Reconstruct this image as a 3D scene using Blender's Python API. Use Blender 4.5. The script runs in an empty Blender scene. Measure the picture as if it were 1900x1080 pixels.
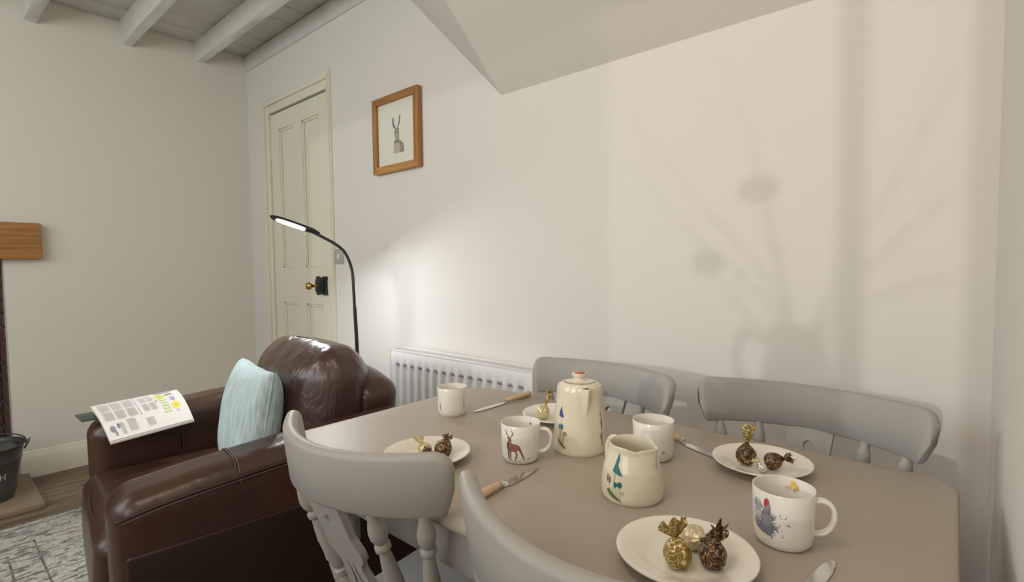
import bpy, bmesh, math, random
from mathutils import Vector, Matrix
random.seed(7)
S = bpy.context.scene
C = S.collection
PI = math.pi
W, EW, RW, SW = 1.528, -3.716, 0.064, -1.5      # long wall y, end wall x, right wall x, window wall y
CEIL, T = 2.544, 0.73                            # board underside, table top

# ------------------------------------------------------------------ camera
RM = ((0.756, 0.023, -0.654), (0.655, -0.044, 0.755), (-0.011, -0.999, -0.049))
cr = Vector([r[0] for r in RM]).normalized()
cf = Vector([r[2] for r in RM]); cf = (cf - cr * cf.dot(cr)).normalized()
cu = cr.cross(cf)
cam = bpy.data.objects.new('camera', bpy.data.cameras.new('camera')); C.objects.link(cam)
cam.matrix_world = Matrix(((cr.x, cu.x, -cf.x, 0), (cr.y, cu.y, -cf.y, 0), (cr.z, cu.z, -cf.z, 1.10), (0, 0, 0, 1)))
cam.data.sensor_width = 36; cam.data.lens = 952 / 1900 * 36; cam.data.clip_start = 0.02
S.camera = cam
S.view_settings.view_transform = 'Standard'; S.view_settings.look = 'None'
S.view_settings.gamma = 1; S.view_settings.use_curve_mapping = False
S.view_settings.exposure = 0.28

# ------------------------------------------------------------------ world, sun, large lights
w = bpy.data.worlds.new('world'); S.world = w; w.use_nodes = True
w.node_tree.nodes['Background'].inputs[0].default_value = (0.75, 0.87, 1.0, 1)
w.node_tree.nodes['Background'].inputs[1].default_value = 1.2
def light(name, kind, loc, direction, energy, color, **kw):
    d = bpy.data.lights.new(name, kind); o = bpy.data.objects.new(name, d); C.objects.link(o)
    o.location = loc; o.rotation_euler = Vector(direction).to_track_quat('-Z', 'Y').to_euler()
    d.energy = energy; d.color = color
    for k, v in kw.items(): setattr(d, k, v)
    return o
light('sun', 'SUN', (0, -4, 3), (0.0, 1, -0.19), 0.36, (1.0, 0.95, 0.9), angle=math.radians(.7))
light('window_daylight_left', 'AREA', (-2.2, SW + .06, 1.65), (0, 1, -0.12), 11, (0.84, 0.97, 1.0), shape='RECTANGLE', size=1.5, size_y=1.0)
light('window_daylight_right', 'AREA', (-.45, SW + .06, 1.65), (-.1, 1, -0.12), 9, (1.0, 0.86, 0.72), shape='RECTANGLE', size=0.9, size_y=1.0)
light('ceiling_pendant', 'AREA', (-0.45, 0.0, 2.38), (0, 0.2, -1), 4.5, (1.0, 0.8, 0.6), shape='DISK', size=0.5)
light('room_fill_light', 'POINT', (-2.1, -0.7, 1.9), (0, 0.1, -1), 9, (1.0, 0.94, 0.82), shadow_soft_size=.25)  # unseen fill light, added to brighten the ceiling and the room

# ------------------------------------------------------------------ materials
def mat(name, col, rough=.5, metal=0, spec=.5, bump=None, var=None, coat=0, sheen=0):
    """bump=(scale,strength,detail)  var=(scale, colour2, contrast)"""
    m = bpy.data.materials.new(name); m.use_nodes = True; nt = m.node_tree; b = nt.nodes['Principled BSDF']
    b.inputs['Base Color'].default_value = (*col, 1); b.inputs['Roughness'].default_value = rough
    b.inputs['Metallic'].default_value = metal; b.inputs['Specular IOR Level'].default_value = spec
    b.inputs['Coat Weight'].default_value = coat; b.inputs['Coat Roughness'].default_value = .12
    b.inputs['Sheen Weight'].default_value = sheen
    tc = nt.nodes.new('ShaderNodeTexCoord')
    if var:
        n = nt.nodes.new('ShaderNodeTexNoise'); n.inputs['Scale'].default_value = var[0]; n.inputs['Detail'].default_value = 5
        r = nt.nodes.new('ShaderNodeValToRGB'); k = var[2]
        r.color_ramp.elements[0].position = .5 - k; r.color_ramp.elements[1].position = .5 + k
        r.color_ramp.elements[0].color = (*var[1], 1); r.color_ramp.elements[1].color = (*col, 1)
        nt.links.new(tc.outputs['Object'], n.inputs['Vector']); nt.links.new(n.outputs['Fac'], r.inputs[0]); nt.links.new(r.outputs[0], b.inputs['Base Color'])
    if bump:
        n = nt.nodes.new('ShaderNodeTexNoise'); n.inputs['Scale'].default_value = bump[0]; n.inputs['Detail'].default_value = bump[2]
        bn = nt.nodes.new('ShaderNodeBump'); bn.inputs['Strength'].default_value = bump[1]; bn.inputs['Distance'].default_value = .01
        nt.links.new(tc.outputs['Object'], n.inputs['Vector']); nt.links.new(n.outputs['Fac'], bn.inputs['Height']); nt.links.new(bn.outputs[0], b.inputs['Normal'])
    return m
def nodes(m): return m.node_tree.nodes, m.node_tree.links, m.node_tree.nodes['Principled BSDF']
M = {}
M['wall'] = mat('wall_paint', (.80, .765, .72), .9, spec=.15, bump=(6, .12, 3))
M['wall_west'] = mat('west_wall_paint', (.80, .765, .69), .9, spec=.15, bump=(5, .12, 3))
M['white_wood'] = mat('painted_beam', (.74, .74, .70), .6, bump=(14, .25, 5), var=(9, (.66, .65, .60), .3))
M['board'] = mat('painted_board', (.70, .69, .64), .65, bump=(20, .25, 5), var=(4, (.60, .585, .52), .25))
M['bulk'] = mat('bulkhead_paint', (.74, .70, .64), .9, spec=.15, bump=(6, .06, 2))
M['door'] = mat('cream_gloss_paint', (.82, .79, .66), .4, bump=(10, .05, 2))
M['skirt'] = mat('cream_skirting', (.80, .75, .64), .4)
M['table'] = mat('taupe_chalk_paint', (.43, .37, .305), .50, spec=.45, bump=(60, .04, 4), var=(3.5, (.40, .345, .285), .3))
M['chair'] = mat('grey_chalk_paint', (.37, .355, .33), .5, spec=.4, bump=(40, .08, 4), var=(7, (.36, .35, .325), .35))
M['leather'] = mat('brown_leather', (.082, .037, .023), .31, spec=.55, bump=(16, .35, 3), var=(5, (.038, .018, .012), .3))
M['leather_soft'] = mat('creased_brown_leather', (.090, .045, .032), .28, spec=.65, var=(5, (.05, .026, .02), .3))
N_, L_, b_ = nodes(M['leather_soft'])
tc_ = N_.new('ShaderNodeTexCoord'); mp_ = N_.new('ShaderNodeMapping'); mp_.inputs['Scale'].default_value = (1.0, .5, .28); mp_.inputs['Rotation'].default_value = (0, .5, 0)
n_ = N_.new('ShaderNodeTexNoise'); n_.inputs['Scale'].default_value = 26; n_.inputs['Detail'].default_value = 3; n_.inputs['Distortion'].default_value = .8
bn_ = N_.new('ShaderNodeBump'); bn_.inputs['Strength'].default_value = .45; bn_.inputs['Distance'].default_value = .02
L_.new(tc_.outputs['Object'], mp_.inputs[0]); L_.new(mp_.outputs[0], n_.inputs['Vector']); L_.new(n_.outputs['Fac'], bn_.inputs['Height']); L_.new(bn_.outputs[0], b_.inputs['Normal'])
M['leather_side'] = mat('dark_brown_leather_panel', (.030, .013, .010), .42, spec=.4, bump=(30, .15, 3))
M['piping'] = mat('leather_piping', (.045, .022, .016), .4)
M['stitch'] = mat('pale_stitching', (.22, .15, .11), .6)
M['black'] = mat('black_lamp_enamel', (.012, .013, .012), .35)
M['ceramic'] = mat('white_bone_china', (.84, .81, .74), .16, spec=.5, coat=.4)
M['cream'] = mat('cream_glazed_pottery', (.78, .72, .56), .16, spec=.5, coat=.6)
M['plate'] = mat('white_porcelain_plate', (.84, .79, .70), .14, spec=.5, coat=.3)
M['steel'] = mat('polished_steel', (.72, .72, .70), .18, metal=1)
M['brass'] = mat('aged_brass', (.62, .38, .08), .28, metal=1)
M['iron'] = mat('black_iron', (.03, .032, .030), .45, metal=.4, spec=.5)
M['handle'] = mat('pale_wooden_handle', (.72, .52, .33), .4, var=(30, (.62, .42, .25), .3))
M['radiator'] = mat('white_radiator_enamel', (.82, .80, .79), .3, spec=.5)
M['recess_shade'] = mat('radiator_recess_shade', (.30, .28, .27), .7)
M['grey_bucket'] = mat('grey_powder_coated_tin', (.085, .088, .084), .38, metal=.3, spec=.5)
M['white_print'] = mat('white_lettering', (.8, .8, .78), .5)
M['hearth'] = mat('sandstone_hearth', (.36, .26, .18), .85, bump=(25, .4, 6), var=(9, (.24, .18, .13), .3))
M['brick'] = mat('fireplace_brick', (.22, .11, .085), .9, bump=(40, .5, 5), var=(14, (.13, .07, .06), .3))
M['mortar'] = mat('fireplace_mortar', (.25, .21, .18), .95)
M['paper'] = mat('newsprint', (.84, .80, .76), .6)
M['cover'] = mat('magazine_cover', (.05, .09, .08), .4)
M['red'] = mat('terracotta_glaze', (.62, .11, .06), .2, coat=.5)
M['dark'] = mat('dark_void', (.02, .018, .015), .9)  # also paints the shade in the door gap and the spout
M['mount'] = mat('picture_mount', (.80, .79, .70), .6)
M['switch'] = mat('brushed_switch_plate', (.55, .56, .56), .35, metal=.5)
M['glass_film'] = None

def wood(name, c1, c2, axis, scale, rough=.5, bump=.15):
    m = mat(name, c1, rough); N, L, b = nodes(m)
    tc = N.new('ShaderNodeTexCoord'); mp = N.new('ShaderNodeMapping'); n = N.new('ShaderNodeTexNoise'); r = N.new('ShaderNodeValToRGB')
    oi = N.new('ShaderNodeObjectInfo'); ad = N.new('ShaderNodeVectorMath'); ad.operation = 'ADD'
    ml = N.new('ShaderNodeMath'); ml.operation = 'MULTIPLY'; ml.inputs[1].default_value = 37
    L.new(oi.outputs['Random'], ml.inputs[0]); L.new(tc.outputs['Object'], ad.inputs[0]); L.new(ml.outputs[0], ad.inputs[1])
    s = [scale, scale, scale]; s[axis] = scale * .07; mp.inputs['Scale'].default_value = s
    n.inputs['Scale'].default_value = 1; n.inputs['Detail'].default_value = 7; n.inputs['Distortion'].default_value = .6
    r.color_ramp.elements[0].position = .35; r.color_ramp.elements[1].position = .66
    r.color_ramp.elements[0].color = (*c2, 1); r.color_ramp.elements[1].color = (*c1, 1)
    L.new(ad.outputs[0], mp.inputs['Vector']); L.new(mp.outputs[0], n.inputs['Vector']); L.new(n.outputs['Fac'], r.inputs[0])
    hs = N.new('ShaderNodeHueSaturation'); mr = N.new('ShaderNodeMapRange'); mr.inputs['To Min'].default_value = .8; mr.inputs['To Max'].default_value = 1.2
    L.new(oi.outputs['Random'], mr.inputs[0]); L.new(mr.outputs[0], hs.inputs['Value']); L.new(r.outputs[0], hs.inputs['Color']); L.new(hs.outputs[0], b.inputs['Base Color'])
    bn = N.new('ShaderNodeBump'); bn.inputs['Strength'].default_value = bump; bn.inputs['Distance'].default_value = .005
    L.new(n.outputs['Fac'], bn.inputs['Height']); L.new(bn.outputs[0], b.inputs['Normal'])
    return m
M['plank'] = wood('grey_brown_oak_plank', (.30, .22, .14), (.13, .095, .065), 1, 45)
M['oak'] = wood('honey_oak', (.50, .25, .085), (.34, .15, .045), 1, 60, .5, .08)
M['oak_v'] = wood('honey_oak_upright', (.50, .25, .085), (.34, .15, .045), 2, 60, .5, .08)
M['oak_h'] = wood('honey_oak_rail', (.50, .25, .085), (.34, .15, .045), 0, 60, .5, .08)

def print_mat():
    m = mat('printed_ink', (1, 1, 1), .35); N, L, b = nodes(m)
    a = N.new('ShaderNodeVertexColor'); a.layer_name = 'ink'; L.new(a.outputs[0], b.inputs['Base Color']); return m
M['ink'] = print_mat()
m = print_mat(); m.name = 'newspaper_ink'; m.node_tree.nodes['Principled BSDF'].inputs['Roughness'].default_value = .6; M['ink_paper'] = m

def knit_mat():
    m = mat('duck_egg_knit', (.52, .66, .70), .95, spec=.1, sheen=.3); N, L, b = nodes(m)
    tc = N.new('ShaderNodeTexCoord'); mp = N.new('ShaderNodeMapping'); mp.inputs['Scale'].default_value = (1, .15, .06)
    wv = N.new('ShaderNodeTexNoise'); wv.inputs['Scale'].default_value = 230; wv.inputs['Detail'].default_value = 3
    mp.inputs['Scale'].default_value = (1, .2, .07)
    bn = N.new('ShaderNodeBump'); bn.inputs['Strength'].default_value = .5; bn.inputs['Distance'].default_value = .006
    r = N.new('ShaderNodeValToRGB'); r.color_ramp.elements[0].position = .3; r.color_ramp.elements[1].position = .62
    r.color_ramp.elements[0].color = (.40, .54, .58, 1); r.color_ramp.elements[1].color = (.62, .76, .79, 1)
    L.new(tc.outputs['Object'], mp.inputs[0]); L.new(mp.outputs[0], wv.inputs['Vector']); L.new(wv.outputs['Fac'], bn.inputs['Height'])
    L.new(wv.outputs['Fac'], r.inputs[0]); L.new(r.outputs[0], b.inputs['Base Color']); L.new(bn.outputs[0], b.inputs['Normal']); return m
M['knit'] = knit_mat()

def rug_mat():
    m = mat('faded_oriental_rug', (.5, .48, .42), .95, spec=.1, sheen=.2); N, L, b = nodes(m)
    tc = N.new('ShaderNodeTexCoord')
    def noise(sc, det, dist, mapscale=(1, 1, 1)):
        mp = N.new('ShaderNodeMapping'); mp.inputs['Scale'].default_value = mapscale
        n = N.new('ShaderNodeTexNoise'); n.inputs['Scale'].default_value = sc; n.inputs['Detail'].default_value = det; n.inputs['Distortion'].default_value = dist
        L.new(tc.outputs['Object'], mp.inputs[0]); L.new(mp.outputs[0], n.inputs['Vector']); return n.outputs['Fac']
    def ramp(src, stops):
        r = N.new('ShaderNodeValToRGB'); e = r.color_ramp.elements
        while len(e) < len(stops): e.new(.5)
        for q, (p, c) in zip(e, stops): q.position = p; q.color = (*c, 1)
        L.new(src, r.inputs[0]); return r.outputs[0]
    base = ramp(noise(9, 4, 1.5), [(.30, (.42, .43, .40)), (.42, (.66, .62, .53)), (.58, (.74, .70, .61)), (.68, (.60, .47, .41)), (.8, (.48, .48, .46))])
    fleck = ramp(noise(34, 6, .8, (1.5, .5, 1)), [(.41, (.07, .08, .09)), (.47, (1, 1, 1))])
    fleck2 = ramp(noise(70, 4, 1.0, (.8, 1.2, 1)), [(.40, (.40, .42, .42)), (.52, (1, 1, 1))])
    def mul(a, c, f):
        x = N.new('ShaderNodeMix'); x.data_type = 'RGBA'; x.blend_type = 'MULTIPLY'; x.inputs[0].default_value = f
        L.new(a, x.inputs[6]); L.new(c, x.inputs[7]); return x.outputs[2]
    L.new(mul(mul(base, fleck, .75), fleck2, .6), b.inputs['Base Color'])
    bn = N.new('ShaderNodeBump'); bn.inputs['Strength'].default_value = .6; bn.inputs['Distance'].default_value = .004
    L.new(noise(260, 2, 0), bn.inputs['Height']); L.new(bn.outputs[0], b.inputs['Normal']); return m
M['rug'] = rug_mat()
M['rug_line'] = mat('dark_rug_border_yarn', (.10, .10, .10), .95, var=(60, (.30, .29, .26), .1))

def foil(name, dark, vein, metal=.45):
    m = mat(name, dark, .34, metal=metal); N, L, b = nodes(m)
    tc = N.new('ShaderNodeTexCoord'); n = N.new('ShaderNodeTexNoise'); n.inputs['Scale'].default_value = 55; n.inputs['Detail'].default_value = 1; n.inputs['Distortion'].default_value = 2.2
    oi = N.new('ShaderNodeObjectInfo'); ad = N.new('ShaderNodeVectorMath'); ad.operation = 'ADD'
    L.new(tc.outputs['Object'], ad.inputs[0]); L.new(oi.outputs['Random'], ad.inputs[1]); L.new(ad.outputs[0], n.inputs['Vector'])
    r = N.new('ShaderNodeValToRGB'); e = r.color_ramp.elements
    for _ in range(5): e.new(.5)
    for q, (p, c) in zip(e, [(.38, dark), (.41, vein), (.44, dark), (.53, dark), (.56, vein), (.60, vein), (.63, dark)]): q.position = p; q.color = (*c, 1)
    L.new(n.outputs['Fac'], r.inputs[0]); L.new(r.outputs[0], b.inputs['Base Color'])
    bn = N.new('ShaderNodeBump'); bn.inputs['Strength'].default_value = .5; bn.inputs['Distance'].default_value = .003
    n2 = N.new('ShaderNodeTexNoise'); n2.inputs['Scale'].default_value = 160; L.new(tc.outputs['Object'], n2.inputs['Vector'])
    L.new(n2.outputs['Fac'], bn.inputs['Height']); L.new(bn.outputs[0], b.inputs['Normal']); return m
M['foil_brown'] = foil('brown_foil_gold_swirls', (.045, .02, .012), (.42, .27, .12))
M['foil_gold'] = foil('gold_foil_cream_swirls', (.30, .19, .035), (.75, .64, .38), .5)
M['foil_pale'] = foil('pale_gold_foil', (.62, .50, .26), (.80, .74, .60), .55)
M['foil_silver'] = mat('silver_foil', (.75, .73, .68), .25, metal=.8, bump=(150, .6, 2))
def emis(name, col, s):
    m = bpy.data.materials.new(name); m.use_nodes = True; b = m.node_tree.nodes['Principled BSDF']
    b.inputs['Emission Color'].default_value = (*col, 1); b.inputs['Emission Strength'].default_value = s; return m
M['led'] = emis('led_panel_light', (1, .98, .94), 16)
def sheer(name, col, f):
    m = bpy.data.materials.new(name); m.use_nodes = True; N = m.node_tree.nodes; L = m.node_tree.links; b = N['Principled BSDF']
    b.inputs['Base Color'].default_value = (*col, 1); t = N.new('ShaderNodeBsdfTransparent'); x = N.new('ShaderNodeMixShader'); x.inputs[0].default_value = f
    L.new(t.outputs[0], x.inputs[1]); L.new(b.outputs[0], x.inputs[2]); L.new(x.outputs[0], N['Material Output'].inputs[0]); return m
M['pane'] = sheer('window_glass', (.8, .85, .85), .06)
M['sun_dimmer'] = sheer('sun_dimming_sheer', (.85, .83, .78), .45)

# ------------------------------------------------------------------ helpers
def link(name, me, m, parent=None, smooth=True, loc=None):
    o = bpy.data.objects.new(name, me); C.objects.link(o)
    if m: me.materials.append(m if not isinstance(m, str) else M[m])
    if smooth:
        me.shade_smooth()
    if parent: o.parent = parent
    if loc: o.location = loc
    return o
def finish(name, bm, m, parent=None, smooth=True, loc=None, auto=None):
    bmesh.ops.recalc_face_normals(bm, faces=bm.faces)
    if auto:
        for e in bm.edges:
            if len(e.link_faces) == 2 and e.calc_face_angle(0) > math.radians(auto): e.smooth = False
    me = bpy.data.meshes.new(name); bm.to_mesh(me); bm.free()
    o = link(name, me, m, parent, smooth, loc)
    return o
def thing(name, label, cat, loc=(0, 0, 0), rz=0, group=None):
    o = bpy.data.objects.new(name, None); C.objects.link(o); o.location = loc; o.rotation_euler = (0, 0, rz)
    o.empty_display_size = .05; o['label'] = label; o['category'] = cat
    if group: o['group'] = group
    return o
def tag(o, label, cat, group=None):
    o['label'] = label; o['category'] = cat
    if group: o['group'] = group
    return o
def struct(o, label=None, cat=None):
    o['kind'] = 'structure'
    if label: o['label'] = label
    if cat: o['category'] = cat
    return o
def box(bm, x0, x1, y0, y1, z0, z1, bev=0, seg=1, mtx=None):
    r = bmesh.ops.create_cube(bm, size=1); vs = r['verts']
    for v in vs: v.co = Vector(((x0 + x1) / 2 + v.co.x * (x1 - x0), (y0 + y1) / 2 + v.co.y * (y1 - y0), (z0 + z1) / 2 + v.co.z * (z1 - z0)))
    if bev:
        es = list({e for v in vs for e in v.link_edges})
        g = bmesh.ops.bevel(bm, geom=es, offset=bev, segments=seg, affect='EDGES', profile=.5); vs = g['verts'] + [v for v in vs if v.is_valid]
    vs = list({v for v in vs if v.is_valid})
    if mtx is not None:
        for v in vs: v.co = mtx @ v.co
    return vs
def boxo(name, m, parent, x0, x1, y0, y1, z0, z1, bev=0, seg=1, smooth=None, mtx=None):
    bm = bmesh.new(); box(bm, x0, x1, y0, y1, z0, z1, bev, seg, mtx)
    return finish(name, bm, m, parent, smooth=bool(bev) if smooth is None else smooth, auto=50)
def lathe(bm, prof, seg=48, c=(0, 0, 0), mtx=None, off=None):
    """prof: list of (r,z) from one axis end to the other; off(theta,z)->(dr) optional"""
    rings = []
    for r, z in prof:
        if r < 1e-5: rings.append([bm.verts.new((c[0], c[1], c[2] + z))])
        else:
            ring = []
            for i in range(seg):
                a = 2 * PI * i / seg; rr = r + (off(a, z, r) if off else 0)
                ring.append(bm.verts.new((c[0] + rr * math.cos(a), c[1] + rr * math.sin(a), c[2] + z)))
            rings.append(ring)
    for A, B in zip(rings, rings[1:]):
        if len(A) == 1 and len(B) == 1: continue
        for i in range(seg):
            j = (i + 1) % seg
            if len(A) == 1: bm.faces.new((A[0], B[i], B[j]))
            elif len(B) == 1: bm.faces.new((A[i], A[j], B[0]))
            else: bm.faces.new((A[i], A[j], B[j], B[i]))
    vs = [v for r in rings for v in r]
    if mtx is not None:
        for v in vs: v.co = mtx @ v.co
    return vs
def spline(pts, n=8, closed=False):
    P = [Vector(p) for p in pts]; out = []; N = len(P)
    rng = range(N if closed else N - 1)
    for i in rng:
        g = lambda k: P[k % N] if closed else P[max(0, min(N - 1, k))]
        p0, p1, p2, p3 = g(i - 1), g(i), g(i + 1), g(i + 2)
        for j in range(n):
            t = j / n; out.append(.5 * ((2 * p1) + (p2 - p0) * t + (2 * p0 - 5 * p1 + 4 * p2 - p3) * t * t + (3 * p1 - p0 - 3 * p2 + p3) * t ** 3))
    if not closed: out.append(P[-1])
    return out
def tube(bm, pts, rad, seg=10, closed=False, flat=None):
    """sweep; rad float or list; flat=(sx, sy) squashes the section"""
    P = [Vector(p) for p in pts]; n = len(P); R = rad if isinstance(rad, (list, tuple)) else [rad] * n
    up = None; rings = []
    for i in range(n):
        a = P[(i - 1) % n] if (closed or i) else P[0]; b = P[(i + 1) % n] if (closed or i < n - 1) else P[-1]
        t = (b - a).normalized()
        if up is None:
            up = t.orthogonal().normalized() if flat is None or len(flat) < 3 else Vector(flat[2])
        up = (up - t * up.dot(t)).normalized(); s = t.cross(up)
        fx, fy = (flat[0], flat[1]) if flat else (1, 1)
        rings.append([bm.verts.new(P[i] + (up * math.cos(2 * PI * k / seg) * fx + s * math.sin(2 * PI * k / seg) * fy) * R[i]) for k in range(seg)])
    m_ = n if closed else n - 1
    for i in range(m_):
        A, B = rings[i], rings[(i + 1) % n]
        for k in range(seg): bm.faces.new((A[k], A[(k + 1) % seg], B[(k + 1) % seg], B[k]))
    if not closed: bm.faces.new(rings[0][::-1]); bm.faces.new(rings[-1])
def prism(bm, poly, d0, d1, fn, holes=()):
    """polygon poly [(a,b)] extruded between depth d0,d1; fn(a,b,d)->Vector"""
    loops = [poly] + list(holes); es = []; vs = []
    for lp in loops:
        v = [bm.verts.new((a, b, 0)) for a, b in lp]; vs += v
        es += [bm.edges.new((v[i], v[(i + 1) % len(v)])) for i in range(len(v))]
    g = bmesh.ops.triangle_fill(bm, edges=es, use_beauty=True, use_dissolve=False)
    fs = [f for f in g['geom'] if isinstance(f, bmesh.types.BMFace)]
    ex = bmesh.ops.extrude_face_region(bm, geom=fs)
    nv = [v for v in ex['geom'] if isinstance(v, bmesh.types.BMVert)]
    for v in nv: v.co.z = 1
    for v in vs + nv:
        v.co = Vector(fn(v.co.x, v.co.y, d0 if v.co.z < .5 else d1))
    return vs + nv
def rbox(bm, sx, sy, sz, r, n=10, k=4, fn=None, mtx=None):
    """dense rounded box; half sizes sx,sy,sz; fn deforms a Vector"""
    h = (sx, sy, sz); r = min(r, min(h) * .999)
    def axis(hh):
        a = [-(hh)] + [-(hh - r) - r * math.tan((1 - i / k) * PI / 4) for i in range(1, k)]
        inn = hh - r; mid = [-inn + 2 * inn * i / n for i in range(n + 1)]
        return a + mid + [-x for x in reversed(a)]
    ax = [axis(q) for q in h]; V = {}
    def vert(p):
        key = tuple(round(c, 6) for c in p)
        if key not in V:
            inn = Vector([max(-(h[i] - r), min(h[i] - r, p[i])) for i in range(3)]); d = Vector(p) - inn
            if d.length > 1e-9: d = d.normalized() * r
            q = inn + d
            if fn: q = fn(q)
            if mtx is not None: q = mtx @ q
            V[key] = bm.verts.new(q)
        return V[key]
    for i in range(3):
        j, l = (i + 1) % 3, (i + 2) % 3
        for s in (-1, 1):
            for a0, a1 in zip(ax[j], ax[j][1:]):
                for b0, b1 in zip(ax[l], ax[l][1:]):
                    q = []
                    for a, b in ((a0, b0), (a1, b0), (a1, b1), (a0, b1)):
                        p = [0, 0, 0]; p[i] = s * h[i]; p[j] = a; p[l] = b; q.append(vert(p))
                    if len(set(q)) == 4: bm.faces.new(q)
    return list(V.values())
def copy_tree(o, parent=None):
    c = o.copy(); C.objects.link(c); c.parent = parent
    for ch in [x for x in bpy.data.objects if x.parent == o]: copy_tree(ch, c)
    return c

# --- prints: rasterised ink shapes laid on a surface
def seg_d(p, a, b):
    ax, ay = a; bx, by = b; dx, dy = bx - ax, by - ay; L2 = dx * dx + dy * dy or 1e-12
    t = max(0, min(1, ((p[0] - ax) * dx + (p[1] - ay) * dy) / L2)); return math.hypot(p[0] - ax - t * dx, p[1] - ay - t * dy), t
def inside(p, poly):
    c = False; n = len(poly); j = n - 1
    for i in range(n):
        if (poly[i][1] > p[1]) != (poly[j][1] > p[1]) and p[0] < (poly[j][0] - poly[i][0]) * (p[1] - poly[i][1]) / (poly[j][1] - poly[i][1]) + poly[i][0]: c = not c
        j = i
    return c
def ink(name, parent, shapes, cell, surf, m='ink', seed=1, rag=.0):
    """shapes in order (later on top): ('poly',pts,col,var) ('line',pts,r0,r1,col) ('ell',cx,cy,rx,ry,col,var) ('rect',x0,x1,y0,y1,col)"""
    rnd = random.Random(seed); cells = {}
    for s in shapes:
        k = s[0]
        if k == 'poly': xs = [p[0] for p in s[1]]; ys = [p[1] for p in s[1]]; bb = (min(xs), max(xs), min(ys), max(ys))
        elif k == 'line': rm = max(s[2], s[3]); xs = [p[0] for p in s[1]]; ys = [p[1] for p in s[1]]; bb = (min(xs) - rm, max(xs) + rm, min(ys) - rm, max(ys) + rm)
        elif k == 'ell': bb = (s[1] - s[3], s[1] + s[3], s[2] - s[4], s[2] + s[4])
        else: bb = s[1:5]
        for i in range(int(math.floor(bb[0] / cell)), int(math.ceil(bb[1] / cell)) + 1):
            for j in range(int(math.floor(bb[2] / cell)), int(math.ceil(bb[3] / cell)) + 1):
                p = ((i + .5) * cell + rnd.uniform(-rag, rag), (j + .5) * cell + rnd.uniform(-rag, rag)); hit = False; va = 0
                if k == 'poly': hit = inside(p, s[1]); col = s[2]; va = s[3]
                elif k == 'line':
                    n = len(s[1]) - 1; col = s[4]
                    for q in range(n):
                        d, t = seg_d(p, s[1][q], s[1][q + 1])
                        if d < s[2] + (s[3] - s[2]) * (q + t) / n: hit = True; break
                elif k == 'ell': hit = ((p[0] - s[1]) / s[3]) ** 2 + ((p[1] - s[2]) / s[4]) ** 2 < 1; col = s[5]; va = s[6]
                else: hit = s[1] <= p[0] <= s[2] and s[3] <= p[1] <= s[4]; col = s[5]
                if hit:
                    f = 1 + rnd.uniform(-va, va); cells[(i, j)] = tuple(min(1, c * f) for c in col)
    V = {}; vl = []; F = []; cols = []
    def vid(i, j):
        if (i, j) not in V: V[(i, j)] = len(vl); vl.append(surf(i * cell, j * cell))
        return V[(i, j)]
    for (i, j), c in cells.items():
        F.append((vid(i, j), vid(i + 1, j), vid(i + 1, j + 1), vid(i, j + 1))); cols += [(*c, 1)] * 4
    me = bpy.data.meshes.new(name); me.from_pydata(vl, [], F)
    at = me.color_attributes.new('ink', 'FLOAT_COLOR', 'CORNER')
    for q, c in zip(at.data, cols): q.color = c
    return link(name, me, m, parent)

# ================================================================== SETTING
fl = boxo('floor', M['dark'], None, EW - .4, RW + .1, SW - .1, W + .1, -.06, -.012); struct(fl)
x = EW - .38; row = 0
while x < RW + .05:
    y = SW - .05 - (row * .47) % 1.1; 
    while y < W + .05:
        a, b = max(y, SW - .05), min(y + 1.1, W + .03)
        if b - a > .02: boxo('plank', M['plank'], fl, x + .001, x + .139, a + .001, b - .001, -.012, 0, .0015)
        y += 1.1
    x += .14; row += 1

# ceiling: backing + painted boards
ce = boxo('ceiling', M['dark'], None, EW - .1, RW + .1, SW - .1, W + .1, CEIL + .02, CEIL + .08); struct(ce)
x = EW; i = 0
while x < RW:
    boxo('board', M['board'], ce, x + .0015, min(x + .175, RW) - .0015, SW, W, CEIL + (i % 3) * .0015, CEIL + .02, .002); x += .175; i += 1
def beam(y0, y1, z):
    bm = bmesh.new(); rnd = random.Random(int(y0 * 100)); n = 26
    rings = []
    for i in range(n + 1):
        x = EW + (RW - EW) * i / n; j = lambda s=.004: rnd.uniform(-s, s)
        sec = [(y0 + j(), CEIL), (y0 + j(), z + .012 + j(.002)), (y0 + .01 + j(.003), z + j(.003)), (y1 - .01 + j(.003), z + j(.003)), (y1 + j(), z + .012 + j(.002)), (y1 + j(), CEIL)]
        rings.append([bm.verts.new((x, a, b)) for a, b in sec])
    for A, B in zip(rings, rings[1:]):
        for k in range(6): bm.faces.new((A[k], A[(k + 1) % 6], B[(k + 1) % 6], B[k]))
    bm.faces.new(rings[0]); bm.faces.new(rings[-1])
    return finish('ceiling_beam', bm, 'white_wood', None, auto=40)
for y0, y1, z in ((1.213, 1.275, 2.43), (.823, .888, 2.415), (.405, .472, 2.41), (-.01, .06, 2.41), (-.42, -.35, 2.41), (-.83, -.76, 2.41), (-1.24, -1.17, 2.41)):
    struct(beam(y0, y1, z), 'white painted ceiling beam running along the room', 'beam')
bm = bmesh.new(); box(bm, EW, RW, W - .014, W, 2.44, CEIL, .002)
struct(finish('trim_1', bm, 'white_wood', auto=40))

# long wall with door opening
DX0, DX1, DZ = -3.385, -2.672, 2.095
bm = bmesh.new()
box(bm, EW - .1, DX0, W, W + .12, -.05, CEIL + .05); box(bm, DX1, RW + .1, W, W + .12, -.05, CEIL + .05)
box(bm, DX0, DX1, W, W + .12, DZ, CEIL + .05); box(bm, DX0 - .05, DX1 + .05, W + .12, W + .14, -.05, DZ + .1)
struct(finish('wall_north', bm, 'wall', smooth=False))
struct(boxo('wall_east', M['wall'], None, RW, RW + .1, SW - .1, W, -.05, CEIL + .05))
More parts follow.
